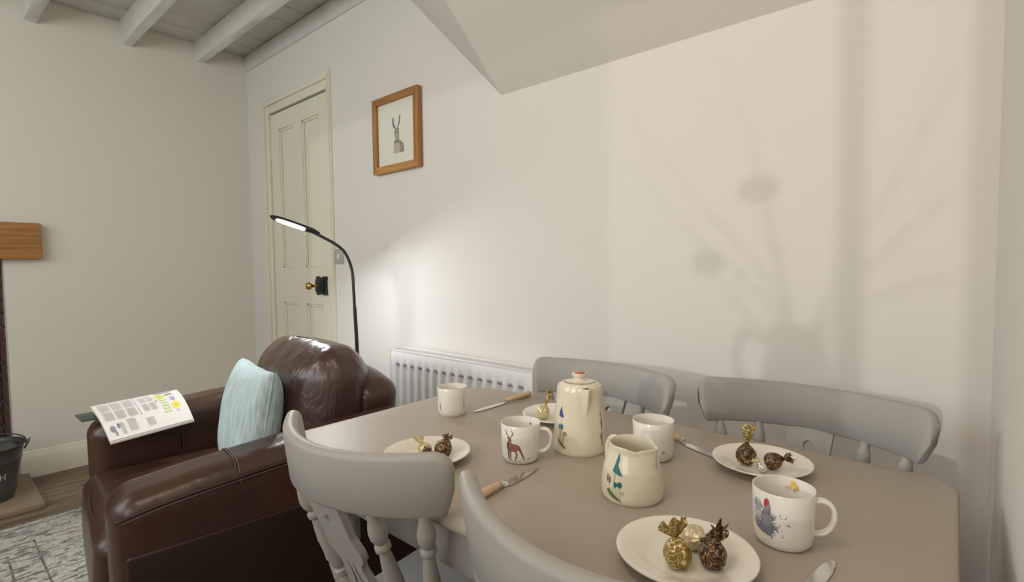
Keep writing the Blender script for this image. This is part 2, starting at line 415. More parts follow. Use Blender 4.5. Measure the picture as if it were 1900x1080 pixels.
# end wall with fireplace opening
bm = bmesh.new(); FO = .285
box(bm, EW - .1, EW, FO, W + .1, -.05, CEIL + .05); box(bm, EW - .1, EW, SW - .1, -.75, -.05, CEIL + .05); box(bm, EW - .1, EW, -.75, FO, 1.17, CEIL + .05)
struct(finish('wall_west', bm, 'wall_west', smooth=False))
fr = boxo('trim_2', M['mortar'], None, EW - .42, EW - .40, -.85, .40, -.06, 1.25); struct(fr)
bm = bmesh.new(); box(bm, EW - .40, EW - .1, FO + .012, FO + .05, -.06, 1.2); box(bm, EW - .40, EW - .1, -.80, -.762, -.06, 1.2); box(bm, EW - .4, EW - .1, -.8, .33, 1.17, 1.22)
o = finish('fireplace_jamb', bm, 'mortar', fr, smooth=False)
for k in range(16):
    z = .002 + k * .073
    for q in range(2):
        a = EW - .395 + q * .148 + (0 if k % 2 else -.0)
        boxo('brick', M['brick'], fr, a, a + .140, FO - .003, FO + .014, z, z + .064, .002)
        boxo('brick', M['brick'], fr, a, a + .140, -.764, -.747, z, z + .064, .002)
    for q in range(5):
        a = -.74 + q * .205
        if a + .19 < .29: boxo('brick', M['brick'], fr, EW - .402, EW - .385, a, a + .196, z, z + .064, .002)
bm = bmesh.new(); box(bm, EW - .02, EW + .055, -.92, .432, 1.162, 1.352, .008, 2)
tag(finish('mantel_beam', bm, 'oak', auto=40), 'thick honey oak mantel beam fixed on the far left wall', 'mantel')
# south wall (behind the camera) with two windows
WZ0, WZ1 = 1.16, 2.49
bm = bmesh.new()
for a, b in ((EW - .1, -2.95),): box(bm, a, b, SW - .1, SW, -.05, CEIL + .05)
box(bm, -2.95, RW + .1, SW - .1, SW, -.05, WZ0); box(bm, -2.95, RW + .1, SW - .1, SW, WZ1, CEIL + .05); box(bm, .05, RW + .1, SW - .1, SW, WZ0, WZ1)
struct(finish('wall_south', bm, 'wall', smooth=False))
def window(name, a, b, bars):
    wn = boxo(name, M['white_wood'], None, a, b, SW - .09, SW - .05, WZ0, WZ0 + .04); struct(wn)
    for q in ((a, a + .035), (b - .035, b)) + tuple(bars): boxo('window_frame', M['white_wood'], wn, q[0], q[1], SW - .09, SW - .05, WZ0 + .04, WZ1 - .04, .003)
    boxo('window_frame', M['white_wood'], wn, a, b, SW - .09, SW - .05, WZ1 - .04, WZ1, .003)
    boxo('pane', M['pane'], wn, a + .02, b - .02, SW - .074, SW - .070, WZ0 + .02, WZ1 - .02)
window('window_1', -2.95, .05, ((-.233, -.172),))
bm = bmesh.new()
for i in range(60):
    x0 = -2.93 + i * .034; f = lambda t: SW - .02 + .012 * math.sin(t * 9)
    v = [bm.verts.new(p) for p in ((x0, f(i), WZ0), (x0 + .034, f(i + 1), WZ0), (x0 + .034, f(i + 1), WZ1), (x0, f(i), WZ1))]; bm.faces.new(v)
bmesh.ops.remove_doubles(bm, verts=bm.verts, dist=1e-5)
tag(finish('sun_dimming_sheet', bm, 'sun_dimmer'), 'unseen sheer sheet added over the left of the window to dim the sun', 'sun_filter')  # unseen sheet added to weaken the sun on the left of the wall

# stair bulkhead
P0 = (-1.369, W, 1.77); Q = (-1.427, .754, CEIL)
bm = bmesh.new()
v = [bm.verts.new(p) for p in (P0, (RW, W, 1.77), (RW, .754, CEIL), Q, (-2.143, W, CEIL), (RW, W, CEIL))]
for f in ((0, 1, 2, 3), (0, 3, 4), (3, 2, 5, 4), (1, 5, 2), (0, 4, 5, 1)): bm.faces.new([v[i] for i in f])
struct(finish('stair_bulkhead', bm, 'bulk', auto=30), 'sloping plastered underside of the stairs over the table', 'bulkhead')

# skirting on end wall
bm = bmesh.new()
prof = [(0, 0), (.018, 0), (.018, .095), (.014, .104), (.012, .118), (.007, .125), (.006, .135), (0, .140)]
prism(bm, prof, FO + .02, W, lambda a, b, d: (EW + a, d, b)); struct(finish('baseboard_west', bm, 'skirt', auto=30))
for nm, xa, xb in (('baseboard_north', DX1 + .04, RW),):
    bm = bmesh.new(); prism(bm, prof, xa, xb, lambda a, b, d: (d, W - a, b)); struct(finish(nm, bm, 'skirt', auto=30))
struct(boxo('hearthstone', M['hearth'], None, EW, -3.17, -1.0, .335, 0, .03, .006, 2), 'sandstone hearth slab under the bucket', 'hearth')

# door
dr = bpy.data.objects.new('door_1', None); C.objects.link(dr); dr.location = ((DX0 + DX1) / 2, W, 0); struct(dr)
DWW = (DX1 - DX0) / 2
def dbox(bm, x0, x1, y0, y1, z0, z1, bev=.002): box(bm, x0, x1, y0, y1, z0, z1, bev)
bm = bmesh.new(); top = DZ - .009; A = DWW - .004
X = (-A, -A + .105, -.05, .05, A - .105, A)
Z = (.01, .22, .885, 1.105, 1.98, top)
for a, b in ((0, 1), (4, 5)): dbox(bm, X[a], X[b], .003, .048, Z[0], Z[5])
dbox(bm, X[2], X[3], .003, .048, Z[0], Z[5])
for a, b in ((0, 1), (2, 3), (4, 5)):
    for c, d in ((1, 2), (3, 4)): dbox(bm, X[c], X[d], .003, .048, Z[a], Z[b])
dl = finish('door_leaf', bm, 'door', dr, auto=40)
for c, d in ((1, 2), (3, 4)):
    for a, b in ((1, 2), (3, 4)):
        bm = bmesh.new(); dbox(bm, X[c] + .0005, X[d] - .0005, .018, .040, Z[a], Z[b])
        q = .014      # bead moulding round the panel
        for x0, x1, z0, z1 in ((X[c], X[d], Z[a], Z[a] + q), (X[c], X[d], Z[b] - q, Z[b]), (X[c], X[c] + q, Z[a], Z[b]), (X[d] - q, X[d], Z[a], Z[b])): box(bm, x0, x1, .009, .0175, z0, z1, .003, 2)
        finish('door_panel', bm, 'door', dr, auto=40)
# architrave, two steps
bm = bmesh.new(); o_ = .095
def archi(bm, w0, w1, d):
    box(bm, -DWW - w1, -DWW - w0, -d, .0, 0, DZ + w1, .003, 2); box(bm, DWW + w0 * .45, DWW + w1 * .45, -d, .0, 0, DZ + w1, .003, 2); box(bm, -DWW - w0, DWW + w0 * .45, -d, 0, DZ + w0, DZ + w1, .003, 2)
archi(bm, .0, .0495, .010); archi(bm, .050, .080, .020); archi(bm, .0805, .095, .013)
box(bm, -DWW + .0005, -DWW + .0025, .001, .05, 0, DZ - .001, 0); box(bm, DWW - .0025, DWW - .0005, .001, .05, 0, DZ - .001)
finish('door_frame', bm, 'door', dr, auto=40)
bm = bmesh.new(); box(bm, -DWW + .0, DWW, .0485, .06, DZ - .03, DZ, 0); finish('door_gap_shade', bm, 'dark', dr, smooth=False)  # dark strip painted for the shade in the gap over the door
for z in (1.85, .30):
    bm = bmesh.new(); lathe(bm, [(0, -.045), (.006, -.045), (.006, .045), (0, .045)], 12, (-DWW + .004, .006, z)); box(bm, -DWW + .004, -DWW + .03, .008, .0135, z - .045, z + .045); finish('hinge', bm, 'door', dr, auto=40)
# ornate rim lock plate
lk_x0, lk_x1 = (-2.845 + 3.0285), (-2.725 + 3.0285)
cx0 = (DX0 + DX1) / 2; lx0, lx1 = -2.84 - cx0, -2.722 - cx0; lz0, lz1 = .942, 1.052
bm = bmesh.new(); cxm, czm = (lx0 + lx1) / 2, (lz0 + lz1) / 2; hw, hh = (lx1 - lx0) / 2, (lz1 - lz0) / 2
poly = [(cxm + a * hw, czm + b * hh) for a, b in ((-.6, -1), (-.3, -.86), (.3, -.86), (.6, -1), (1, -.95), (.9, -.5), (.9, .5), (1, .95), (.6, 1), (.3, .86), (-.3, .86), (-.6, 1), (-.8, .9), (-.72, .6), (-1, .45), (-1, -.45), (-.72, -.6), (-.8, -.9))]
prism(bm, poly, .012, -.014, lambda a, b, d: (a, d, b))
box(bm, cxm - hw * .6, cxm + hw * .75, -.026, -.012, czm - hh * .72, czm + hh * .72, .004, 2)
box(bm, cxm - hw * .35, cxm + hw * .5, -.031, -.024, czm - hh * .45, czm + hh * .45, .003, 2)
lock = finish('rim_lock', bm, 'iron', dr, auto=40); lock['label'] = 'ornate black iron rim lock'
bm = bmesh.new(); lathe(bm, [(0, .0), (.012, 0), (.014, .004), (.008, .008), (.007, .022), (.013, .028), (.021, .036), (.023, .046), (.018, .056), (0, .060)], 24, mtx=Matrix.Translation((cxm - hw * .35, -.028, czm)) @ Matrix.Rotation(PI / 2, 4, 'X'))
kn = finish('knob', bm, 'brass', lock); kn['label'] = 'brass door knob'

# light switch
sw = thing('light_switch', 'small brushed metal light switch on the wall beside the door', 'switch', (-2.583, W, 1.163))
bm = bmesh.new(); box(bm, -.042, .042, -.007, 0, -.042, .042, .002, 2); finish('switch_plate', bm, 'switch', sw, auto=40)
bm = bmesh.new(); box(bm, -.008, .008, -.012, -.006, -.014, .014, .001, mtx=None); finish('rocker', bm, 'radiator', sw, auto=40)

# ================================================================== PICTURE
pf = thing('picture_frame', 'square oak framed picture of a hare hung beside the door', 'picture', (-2.028, W, 1.7385))
hw, hh, fw, fd = .176, .181, .033, .026
bm = bmesh.new()
def mitre(bm, pts):
    v = [bm.verts.new(p) for p in pts]
    n = len(v) // 2
    for i in range(n): bm.faces.new((v[i], v[(i + 1) % n], v[n + (i + 1) % n], v[n + i]))
    bm.faces.new(v[:n][::-1]); bm.faces.new(v[n:])
def rail(pa, pb, pc, pd): return [(p[0], -.004, p[1]) for p in (pa, pb, pc, pd)] + [(p[0], -.004 - fd, p[1]) for p in (pa, pb, pc, pd)]
oc = [(-hw, -hh), (hw, -hh), (hw, hh), (-hw, hh)]; ic = [(-hw + fw, -hh + fw), (hw - fw, -hh + fw), (hw - fw, hh - fw), (-hw + fw, hh - fw)]
for i in range(4):
    bm = bmesh.new(); j = (i + 1) % 4; mitre(bm, rail(oc[i], oc[j], ic[j], ic[i])); bmesh.ops.bevel(bm, geom=bm.edges[:], offset=.0012, segments=1, affect='EDGES')
    finish('frame_rail', bm, 'oak_h' if i % 2 == 0 else 'oak_v', pf, auto=30)
boxo('mount', M['mount'], pf, -hw + fw - .003, hw - fw + .003, -.016, -.006, -hh + fw - .003, hh - fw + .003)
g = (.20, .19, .17); d = (.06, .06, .055); lt = (.50, .46, .41)
hare = [('poly', [(-.026, -.095), (-.024, -.045), (-.018, -.028), (.012, -.026), (.03, -.040), (.050, -.055), (.053, -.095)], lt, .25),
        ('poly', [(.012, -.04), (.03, -.043), (.050, -.058), (.053, -.093), (.022, -.095), (.028, -.07)], (.30, .27, .24), .3),
        ('poly', [(-.024, -.05), (-.01, -.036), (.012, -.034), (.02, -.048), (0, -.042)], (.16, .15, .13), .3),
        ('ell', 0, -.005, .017, .028, (.42, .39, .34), .3), ('ell', -.004, -.016, .008, .014, (.62, .60, .55), .15),
        ('line', [(-.014, .012), (-.010, -.012), (-.008, -.024)], .003, .002, g), ('line', [(.010, .016), (.012, .0), (.013, -.026)], .005, .003, (.26, .24, .21)),
        ('ell', -.007, .004, .003, .004, d, 0), ('ell', .0, -.024, .004, .002, d, 0),
        ('line', [(-.006, .018), (-.019, .04), (-.026, .068)], .005, .004, g), ('line', [(-.008, .022), (-.016, .042), (-.022, .06)], .0022, .0015, (.72, .69, .63)), ('line', [(-.026, .072), (-.030, .050), (-.020, .026)], .0028, .0025, d),
        ('line', [(.006, .020), (.018, .046), (.026, .076)], .005, .003, g), ('line', [(.008, .024), (.014, .044), (.020, .062)], .002, .0015, (.74, .71, .65)), ('line', [(.026, .074), (.022, .050), (.013, .028)], .003, .002, d)]
o = ink('hare_print', pf, hare, .0012, lambda u, v: (u + .004, -.0166, v - .002), 'ink', 3, .0012)

# ================================================================== RADIATOR
rx0, rx1, ry, rt, rb = -1.995, -1.150, 1.428, .715, .14
rad = thing('radiator', 'white panel radiator on the long wall behind the table', 'radiator', ((rx0 + rx1) / 2, ry, 0))
L = (rx1 - rx0) / 2; nfl = 15; pitch = (2 * L - .05) / nfl
bm = bmesh.new()
xs = []; 
for i in range(nfl):
    a = -L + .025 + i * pitch
    for f, dd in ((0, 0), (.18, 0), (.30, .008), (.70, .008), (.82, 0)): xs.append((a + f * pitch, dd))
xs = [(-L, 0)] + xs + [(L - .025, 0), (L, 0)]
zs = [(rb, 0), (rb + .035, 0), (rb + .05, 1), (rt - .075, 1), (rt - .06, 0), (rt - .006, 0), (rt, -.0)]
G = [[bm.verts.new((x, dd * k + (.004 if z in (rb, rt) else 0), z)) for x, dd in xs] for z, k in zs]
for A_, B_ in zip(G, G[1:]):
    for k in range(len(xs) - 1): bm.faces.new((A_[k], A_[k + 1], B_[k + 1], B_[k]))
finish('front_panel', bm, 'radiator', rad, auto=35)
for i in range(nfl):
    a = -L + .025 + (i + .5) * pitch
    boxo('recess_shade', M['recess_shade'], rad, a - pitch * .24, a + pitch * .24, -.001, .004, rt - .066, rt - .054, .0015)  # grey box stands in for the shade in each pressed recess
bm = bmesh.new(); box(bm, -L - .004, -L, -.004, W - ry - .02, rb, rt + .004, .002); finish('side_panel', bm, 'radiator', rad, auto=40)
bm = bmesh.new(); box(bm, L, L + .006, -.004, W - ry - .02, rb, rt + .004, .002); finish('side_panel', bm, 'radiator', rad, auto=40)
bm = bmesh.new(); box(bm, -L, L, .0, .01, rt - .004, rt + .003, .001); box(bm, -L, L, W - ry - .03, W - ry - .02, rt - .004, rt + .003, .001)
for i in range(60): a = -L + (i + .5) * 2 * L / 60; box(bm, a - .0025, a + .0025, .01, W - ry - .03, rt - .003, rt + .001)
box(bm, -L, L, .01, W - ry - .03, rt - .02, rt - .015); finish('top_grille', bm, 'radiator', rad, auto=40)
bm = bmesh.new(); box(bm, -L, L, W - ry - .03, W - ry - .022, rb, rt - .01); finish('rear_panel', bm, 'radiator', rad, smooth=False)
bm = bmesh.new()
mt = Matrix.Translation((L + .006, .045, rt - .05)) @ Matrix.Rotation(PI / 2, 4, 'Y')
lathe(bm, [(0, 0), (.013, 0), (.013, .005), (.008, .007), (.008, .014), (.004, .016), (0, .016)], 16, mtx=mt); finish('bleed_valve', bm, 'steel', rad, auto=40)

# ================================================================== FLOOR LAMP
px_, py_ = -2.04, 1.29
lp = thing('floor_lamp', 'black gooseneck floor lamp lit behind the leather armchair', 'lamp', (px_, py_, 0))
def LP(p): return (p[0] - px_, p[1] - py_, p[2])
bm = bmesh.new(); lathe(bm, [(0, 0), (.115, 0), (.118, .006), (.112, .014), (.02, .02), (.012, .03), (0, .03)], 40); finish('base', bm, 'black', lp)
pole = [(-2.04, 1.29, .02), (-2.048, 1.29, .5), (-2.058, 1.29, .76), (-2.068, 1.29, .92)]
bm = bmesh.new(); tube(bm, [LP(p) for p in pole], .0085, 14); finish('pole', bm, 'black', lp, auto=60)
neck = spline([(-2.068, 1.29, .91), (-2.070, 1.288, 1.0), (-2.075, 1.285, 1.09), (-2.088, 1.262, 1.165), (-2.105, 1.225, 1.205), (-2.130, 1.17, 1.240), (-2.140, 1.128, 1.262)], 8)
bm = bmesh.new(); tube(bm, [LP(p) for p in neck], .0068, 12); finish('neck', bm, 'black', lp, auto=60)
h0, h1 = Vector((-2.140, 1.132, 1.262)), Vector((-2.160, .975, 1.312))
ax = (h1 - h0).normalized(); sd = ax.cross(Vector((0, 0, 1))).normalized(); dn = ax.cross(sd); dn = dn if dn.z < 0 else -dn
# tilt the glowing face a little toward the room
dn = (dn + sd * (.25 if sd.x > 0 else -.25)).normalized(); sd = ax.cross(dn).normalized()
LH = (h1 - h0).length
def pad(bm, s0, s1, wid, t0, t1, n=20):
    P = []
    for s in (1, -1):
        for i in range(n + 1):
            u = i / n if s == 1 else 1 - i / n; ww = wid * (max(0, 1 - abs(2 * u - 1) ** 3.2)) ** .5
            P.append((s0 + (s1 - s0) * u, s * ww))
    Q_ = [p for i, p in enumerate(P) if i == 0 or (abs(p[0] - P[i - 1][0]) + abs(p[1] - P[i - 1][1])) > 1e-6]
    if abs(Q_[0][0] - Q_[-1][0]) + abs(Q_[0][1] - Q_[-1][1]) < 1e-6: Q_.pop()
    prism(bm, Q_, t0, t1, lambda a, b, d: Vector(LP(h0 + ax * a + sd * b + dn * d)))
bm = bmesh.new(); pad(bm, -.03, LH + .012, .021, -.007, .003)
tube(bm, [LP(h0 - ax * .035), LP(h0 + ax * .03)], [.008, .011], 12); finish('lamp_head', bm, 'black', lp, auto=40)
bm = bmesh.new(); pad(bm, .022, LH - .012, .017, .0025, .0048); o = finish('led_panel', bm, 'led', lp, smooth=False); o['label'] = 'glowing white led strip'
hc = (h0 + h1) / 2 + dn * .012
light('lamp_glow', 'AREA', hc, dn + Vector((.15, .2, 0)), 4.5, (.93, .97, 1), shape='RECTANGLE', size=.03, size_y=.12)

# ================================================================== TABLE
TX0, TX1, TY0, TY1 = -1.122, .012, .497, 1.134
tb = thing('dining_table', 'taupe painted dining table with rounded corners', 'table', ((TX0 + TX1) / 2, (TY0 + TY1) / 2, 0))
tcx, tcy = (TX0 + TX1) / 2, (TY0 + TY1) / 2
def rrect(x0, x1, y0, y1, radii, n=10):
    P = []
    for (cx_, cy_, r, a0) in ((x1 - radii[0], y0 + radii[0], radii[0], -90), (x1 - radii[1], y1 - radii[1], radii[1], 0), (x0 + radii[2], y1 - radii[2], radii[2], 90), (x0 + radii[3], y0 + radii[3], radii[3], 180)):
        for i in range(n + 1): a = math.radians(a0 + 90 * i / n); P.append((cx_ + r * math.cos(a), cy_ + r * math.sin(a)))
    return P
bm = bmesh.new()
lay = [(.010, .704), (.002, .709), (0, .714), (0, .722), (.0025, .7275), (.008, T)]
rings = []
for ins, z in lay:
    P = rrect(TX0 - tcx + ins, TX1 - tcx - ins, TY0 - tcy + ins, TY1 - tcy - ins, (.06, .06, .09, .06)); rings.append([bm.verts.new((a, b, z)) for a, b in P])
for A_, B_ in zip(rings, rings[1:]):
    for i in range(len(A_)): bm.faces.new((A_[i], A_[(i + 1) % len(A_)], B_[(i + 1) % len(A_)], B_[i]))
bm.faces.new(rings[0][::-1]); bm.faces.new(rings[-1]); finish('tabletop', bm, 'table', tb, auto=40)
hx, hy = (TX1 - TX0) / 2, (TY1 - TY0) / 2
for a in ((-hx + .05, hx - .03, -hy + .03, -hy + .05), (-hx + .05, hx - .03, hy - .05, hy - .03), (-hx + .09, -hx + .11, -hy + .04, hy - .04), (hx - .03, hx - .012, -hy + .04, hy - .04)):
    boxo('apron', M['chair'], tb, *a, .625, .704, .002)
def turned(pr, z0, z1, sc=1): return [(r * sc, z0 + (z1 - z0) * t) for t, r in pr]
legp = [(0, 0), (0, .016), (.03, .020), (.08, .023), (.14, .017), (.17, .024), (.20, .017), (.35, .021), (.60, .027), (.72, .029), (.78, .020), (.82, .028), (.86, .020), (.90, .027), (1, .027), (1, 0)]
for sx in (-1, 1):
    for sy in (-1, 1):
        bm = bmesh.new(); c = (hx - .042 if sx > 0 else -hx + .122, sy * (hy - .095)); 
        lathe(bm, [(r, t * .56) for t, r in legp], 20, (c[0], c[1], 0)); box(bm, c[0] - .026, c[0] + .026, c[1] - .026, c[1] + .026, .555, .704, .002)
        finish('leg', bm, 'chair', tb, auto=40)

# ================================================================== CHAIRS
def make_chair(label):
    t = thing('dining_chair', label, 'chair', group='farmhouse chairs around the dining table')
    # seat
    bm = bmesh.new()
    def sf(p):
        dip = .010 * max(0, 1 - (p.x / .17) ** 2) * max(0, 1 - (p.y / .16) ** 2)
        if p.z > 0: p.z -= dip
        p.x *= 1 - .08 * (-p.y / .16) * .5; return p
    rbox(bm, .178, .168, .019, .015, 10, 3, sf, Matrix.Translation((0, -.015, .430))); finish('seat', bm, 'chair', t)
    # rail : curved board
    n = 40; R_ = []; bm = bmesh.new(); hw = .220
    for i in range(n + 1):
        s = math.sin((-1 + 2 * i / n) * PI / 2 * .92) / math.sin(PI / 2 * .92); a = abs(s)
        yb = -.293 + .092 * a ** 2.0                       # back sweep, ends come forward
        zt = .830 + .005 * a ** 2 - .026 * (1 - (1 - min(1, max(0, (a - .90) / .10)) ** 2) ** .5)
        zb = .736 - .002 * a ** 2 + .005 * (1 - (1 - min(1, max(0, (a - .93) / .07)) ** 2) ** .5)
        x = hw * s * (1 - .0)
        xb = x * (1 - .095 * a ** 8)
        ang = math.atan2(2 * .092 * s / hw, 1); nx, ny = -math.sin(ang), math.cos(ang)
        th = .0125 * (1 - .10 * a ** 6 - .35 * max(0, (a - .97) / .03) ** 2); rake = .12
        ring = []
        for (tt, oo) in ((0, -.6), (.0, .6), (.06, 1), (.5, 1.05), (.90, 1), (.97, .75), (1, .3), (1, -.3), (.97, -.75), (.90, -1), (.5, -1.05), (.06, -1)):
            z = zb + (zt - zb) * tt; xx = xb + (x - xb) * min(1, tt * 1.6); o = oo * th
            ring.append(bm.verts.new((xx + nx * o, yb + ny * o - rake * (z - .78), z)))
        R_.append(ring)
    for A_, B_ in zip(R_, R_[1:]):
        for k in range(12): bm.faces.new((A_[k], A_[(k + 1) % 12], B_[(k + 1) % 12], B_[k]))
    bm.faces.new(R_[0]); bm.faces.new(R_[-1])
    finish('top_rail', bm, 'chair', t, auto=45)
    def railpt(s): return Vector((.220 * s * .94, -.293 + .092 * (s * .94) ** 2 - .12 * (.74 - .78), .740))
    def seatpt(s): return Vector((.150 * s, -.162 + .012 * s * s, .447))
    sp = [(0, 0), (0, .008), (.03, .009), (.12, .0115), (.22, .0125), (.32, .0115), (.345, .0085), (.355, .0135), (.385, .0135), (.395, .0090), (.43, .0135), (.50, .0155), (.58, .0140), (.68, .0110), (.745, .0085), (.76, .0130), (.785, .0130), (.80, .0085), (.815, .0110), (.84, .0142), (.875, .0150), (.91, .0132), (.95, .0098), (1, .0092), (1, 0)]
    for s in (-.86, -.50, .50, .86):
        a, b = seatpt(s), railpt(s); dvec = b - a; mtx = Matrix.Translation(a) @ dvec.to_track_quat('Z', 'Y').to_matrix().to_4x4()
        bm = bmesh.new(); lathe(bm, [(r, tt * dvec.length) for tt, r in sp], 18, mtx=mtx); finish('spindle', bm, 'chair', t, auto=50)
    # fiddle splat with round hole and two curved slits
    half = [(.030, 0), (.033, .03), (.040, .06), (.042, .10), (.036, .14), (.030, .165), (.036, .18), (.046, .19), (.049, .205), (.044, .222), (.040, .235), (.042, .255), (.045, .30)]
    hp = [(p.x, p.y) for p in spline([(a, b, 0) for a, b in half], 4)]
    poly = hp + [(-a, b) for a, b in reversed(hp)]
    hole = [(.010 * math.cos(2 * PI * i / 16), .262 + .010 * math.sin(2 * PI * i / 16)) for i in range(16)]
    def slit(s):
        c_ = [(s * .010, .035), (s * .016, .06), (s * .018, .09), (s * .012, .12), (s * .007, .15), (s * .008, .175)]
        c_ = [(p.x, p.y) for p in spline([(a, b, 0) for a, b in c_], 3)]; n = len(c_); L_ = []; R2 = []
        for i, (a, b) in enumerate(c_):
            ww = .0006 + .0042 * math.sin(PI * i / (n - 1)) ; L_.append((a - ww, b)); R2.append((a + ww, b))
        return R2 + L_[::-1]
    a, b = Vector((0, -.160, .447)), Vector((0, -.285, .740)); dv = (b - a); Ln = dv.length
    def fn(u, v, d):
        p = a + dv * (v / .30); nrm = Vector((0, dv.z, -dv.y)).normalized(); return p + Vector((u, 0, 0)) + nrm * d
    bm = bmesh.new(); prism(bm, poly, -.006, .006, fn, [hole, slit(1), slit(-1)]); finish('splat', bm, 'chair', t, auto=40)
    lg = [(0, 0), (0, .011), (.05, .013), (.12, .017), (.2, .013), (.23, .018), (.26, .013), (.45, .017), (.7, .020), (.76, .013), (.79, .019), (.82, .013), (.9, .017), (1, .015), (1, 0)]
    F = {}
    for sx in (-1, 1):
        for sy in (-1, 1):
            a = Vector((sx * .165, .16 if sy > 0 else -.20, 0)); b = Vector((sx * .125, .10 if sy > 0 else -.12, .413)); dvec = b - a; F[(sx, sy)] = (a, b)
            bm = bmesh.new(); lathe(bm, [(r, tt * dvec.length) for tt, r in lg], 14, mtx=Matrix.Translation(a) @ dvec.to_track_quat('Z', 'Y').to_matrix().to_4x4()); finish('leg', bm, 'chair', t, auto=50)
    st = [(0, 0), (0, .006), (.2, .009), (.4, .010), (.46, .007), (.5, .013), (.54, .007), (.6, .010), (.8, .009), (1, .006), (1, 0)]
    def stretch(p, q):
        dvec = q - p; bm = bmesh.new(); lathe(bm, [(r, tt * dvec.length) for tt, r in st], 12, mtx=Matrix.Translation(p) @ dvec.to_track_quat('Z', 'Y').to_matrix().to_4x4()); finish('stretcher', bm, 'chair', t, auto=50)
    lerp = lambda k, f: F[k][0].lerp(F[k][1], f)
    m1 = lerp((-1, 1), .42); m2 = lerp((-1, -1), .42); m3 = lerp((1, 1), .42); m4 = lerp((1, -1), .42)
    stretch(m1, m2); stretch(m3, m4); stretch((m1 + m2) / 2, (m3 + m4) / 2)
    return t
ch = make_chair('grey painted chair at the near left, its back against the armchair')
ch.location = (-.762, .682, .0); ch.scale = (.94, 1, 1); ch.rotation_euler.z = math.radians(4)
def put(label, loc, rz):
    c = copy_tree(ch); c['label'] = label; c.location = loc; c.scale = (1, 1, 1 if loc[1] < .8 else .997); c.rotation_euler = (0, 0, rz)
put('grey painted chair nearest the viewer, its curved rail cut by the picture bottom', (-.264, .668, 0), math.radians(-3))
put('grey painted chair on the wall side behind the coffee pot', (-.730, .952, 0), PI - math.radians(4))
put('grey painted chair on the wall side in the right corner', (-.252, .985, 0), PI - math.radians(3.5))

# ================================================================== ARMCHAIR  (faces -y)
AX0, AX1 = -2.27, -1.355; acx = (AX0 + AX1) / 2; acy = .70
ac = thing('leather_armchair', 'dark brown leather armchair with a pillow back facing the rug', 'armchair', (acx + .05, acy - .015, 0), math.radians(-7))
def Am(x, y, z): return Matrix.Translation((x - acx, y - acy, z))
def arm(x0, x1, far):
    xc = (x0 + x1) / 2; hwx = (x1 - x0) / 2
    def f(p):
        u = (p.y + .39) / .78
        p.z += (.012 * math.sin(u * PI) - .006 * (1 - u) ** 5 + .050 * u) * max(0, min(1, (p.z + .21) / .42))
        if p.z > .15: p.x *= 1.04
        p.y -= .012 * max(0, p.z) if p.y < -.3 else 0
        return p
    bm = bmesh.new(); rbox(bm, hwx, .39, .215, .055, 14, 6, f, Am(xc, .70, .385)); finish('arm', bm, 'leather', ac)
arm(-2.27, -2.10, True); arm(-1.525, -1.355, False)
# seams on arms (piping tubes)
def pipe(pts, r=.0032, m='piping', n=6, closed=False, nm='piping'):
    bm = bmesh.new(); tube(bm, [(p[0] - acx, p[1] - acy, p[2]) for p in spline(pts, n, closed)], r, 6, closed); return finish(nm, bm, m, ac)
pipe([(-1.353, .318, .556), (-1.3495, .42, .575), (-1.349, .60, .592), (-1.349, .80, .607), (-1.349, 1.04, .618)])
for dz, m_ in ((-.007, 'stitch'),):
    pipe([(-1.352, .33, .550), (-1.3485, .42, .568), (-1.3482, .60, .585), (-1.3482, .80, .600), (-1.3485, 1.04, .611)], .0011, 'stitch', nm='stitching')
def overarm(x0, x1, y, r=.002, m='piping', nm='piping'):
    xc, hw_ = (x0 + x1) / 2, (x1 - x0) / 2 * 1.04; P = []
    u = (y - .31) / .78; dz = .012 * math.sin(u * PI) + .050 * u; rr = .055; zt = .60 + dz
    for a in range(0, 91, 15): a_ = math.radians(a); P.append((xc - hw_ + rr * (1 - math.sin(a_)) if False else xc - hw_ + rr - rr * math.cos(a_), y, zt - rr + rr * math.sin(a_)))
    for a in range(90, -1, -15): a_ = math.radians(a); P.append((xc + hw_ - rr + rr * math.cos(a_), y, zt - rr + rr * math.sin(a_)))
    P = [(P[0][0], y, zt - (.14 if x0 > -2 else .16))] + P + [(P[-1][0], y, zt - (.055 if x0 > -2 else .16))]
    pipe(P, r, m, 2, nm=nm)
overarm(-2.27, -2.10, .56); overarm(-2.27, -2.10, .566, .001, 'stitch', 'stitching')
overarm(-1.525, -1.355, .56); overarm(-1.525, -1.355, .566, .001, 'stitch', 'stitching')
# outer lower side panel + base
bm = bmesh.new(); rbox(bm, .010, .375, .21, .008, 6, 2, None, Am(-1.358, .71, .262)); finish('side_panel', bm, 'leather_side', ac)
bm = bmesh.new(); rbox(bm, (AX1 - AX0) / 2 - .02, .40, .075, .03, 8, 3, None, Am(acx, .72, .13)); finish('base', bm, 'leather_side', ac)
for sx in (AX0 + .07, AX1 - .07):
    for sy in (.37, 1.05):
        bm = bmesh.new(); lathe(bm, [(0, 0), (.02, 0), (.028, .06), (0, .06)], 4, (sx - acx, sy - acy, 0)); finish('foot', bm, 'dark', ac, smooth=False)
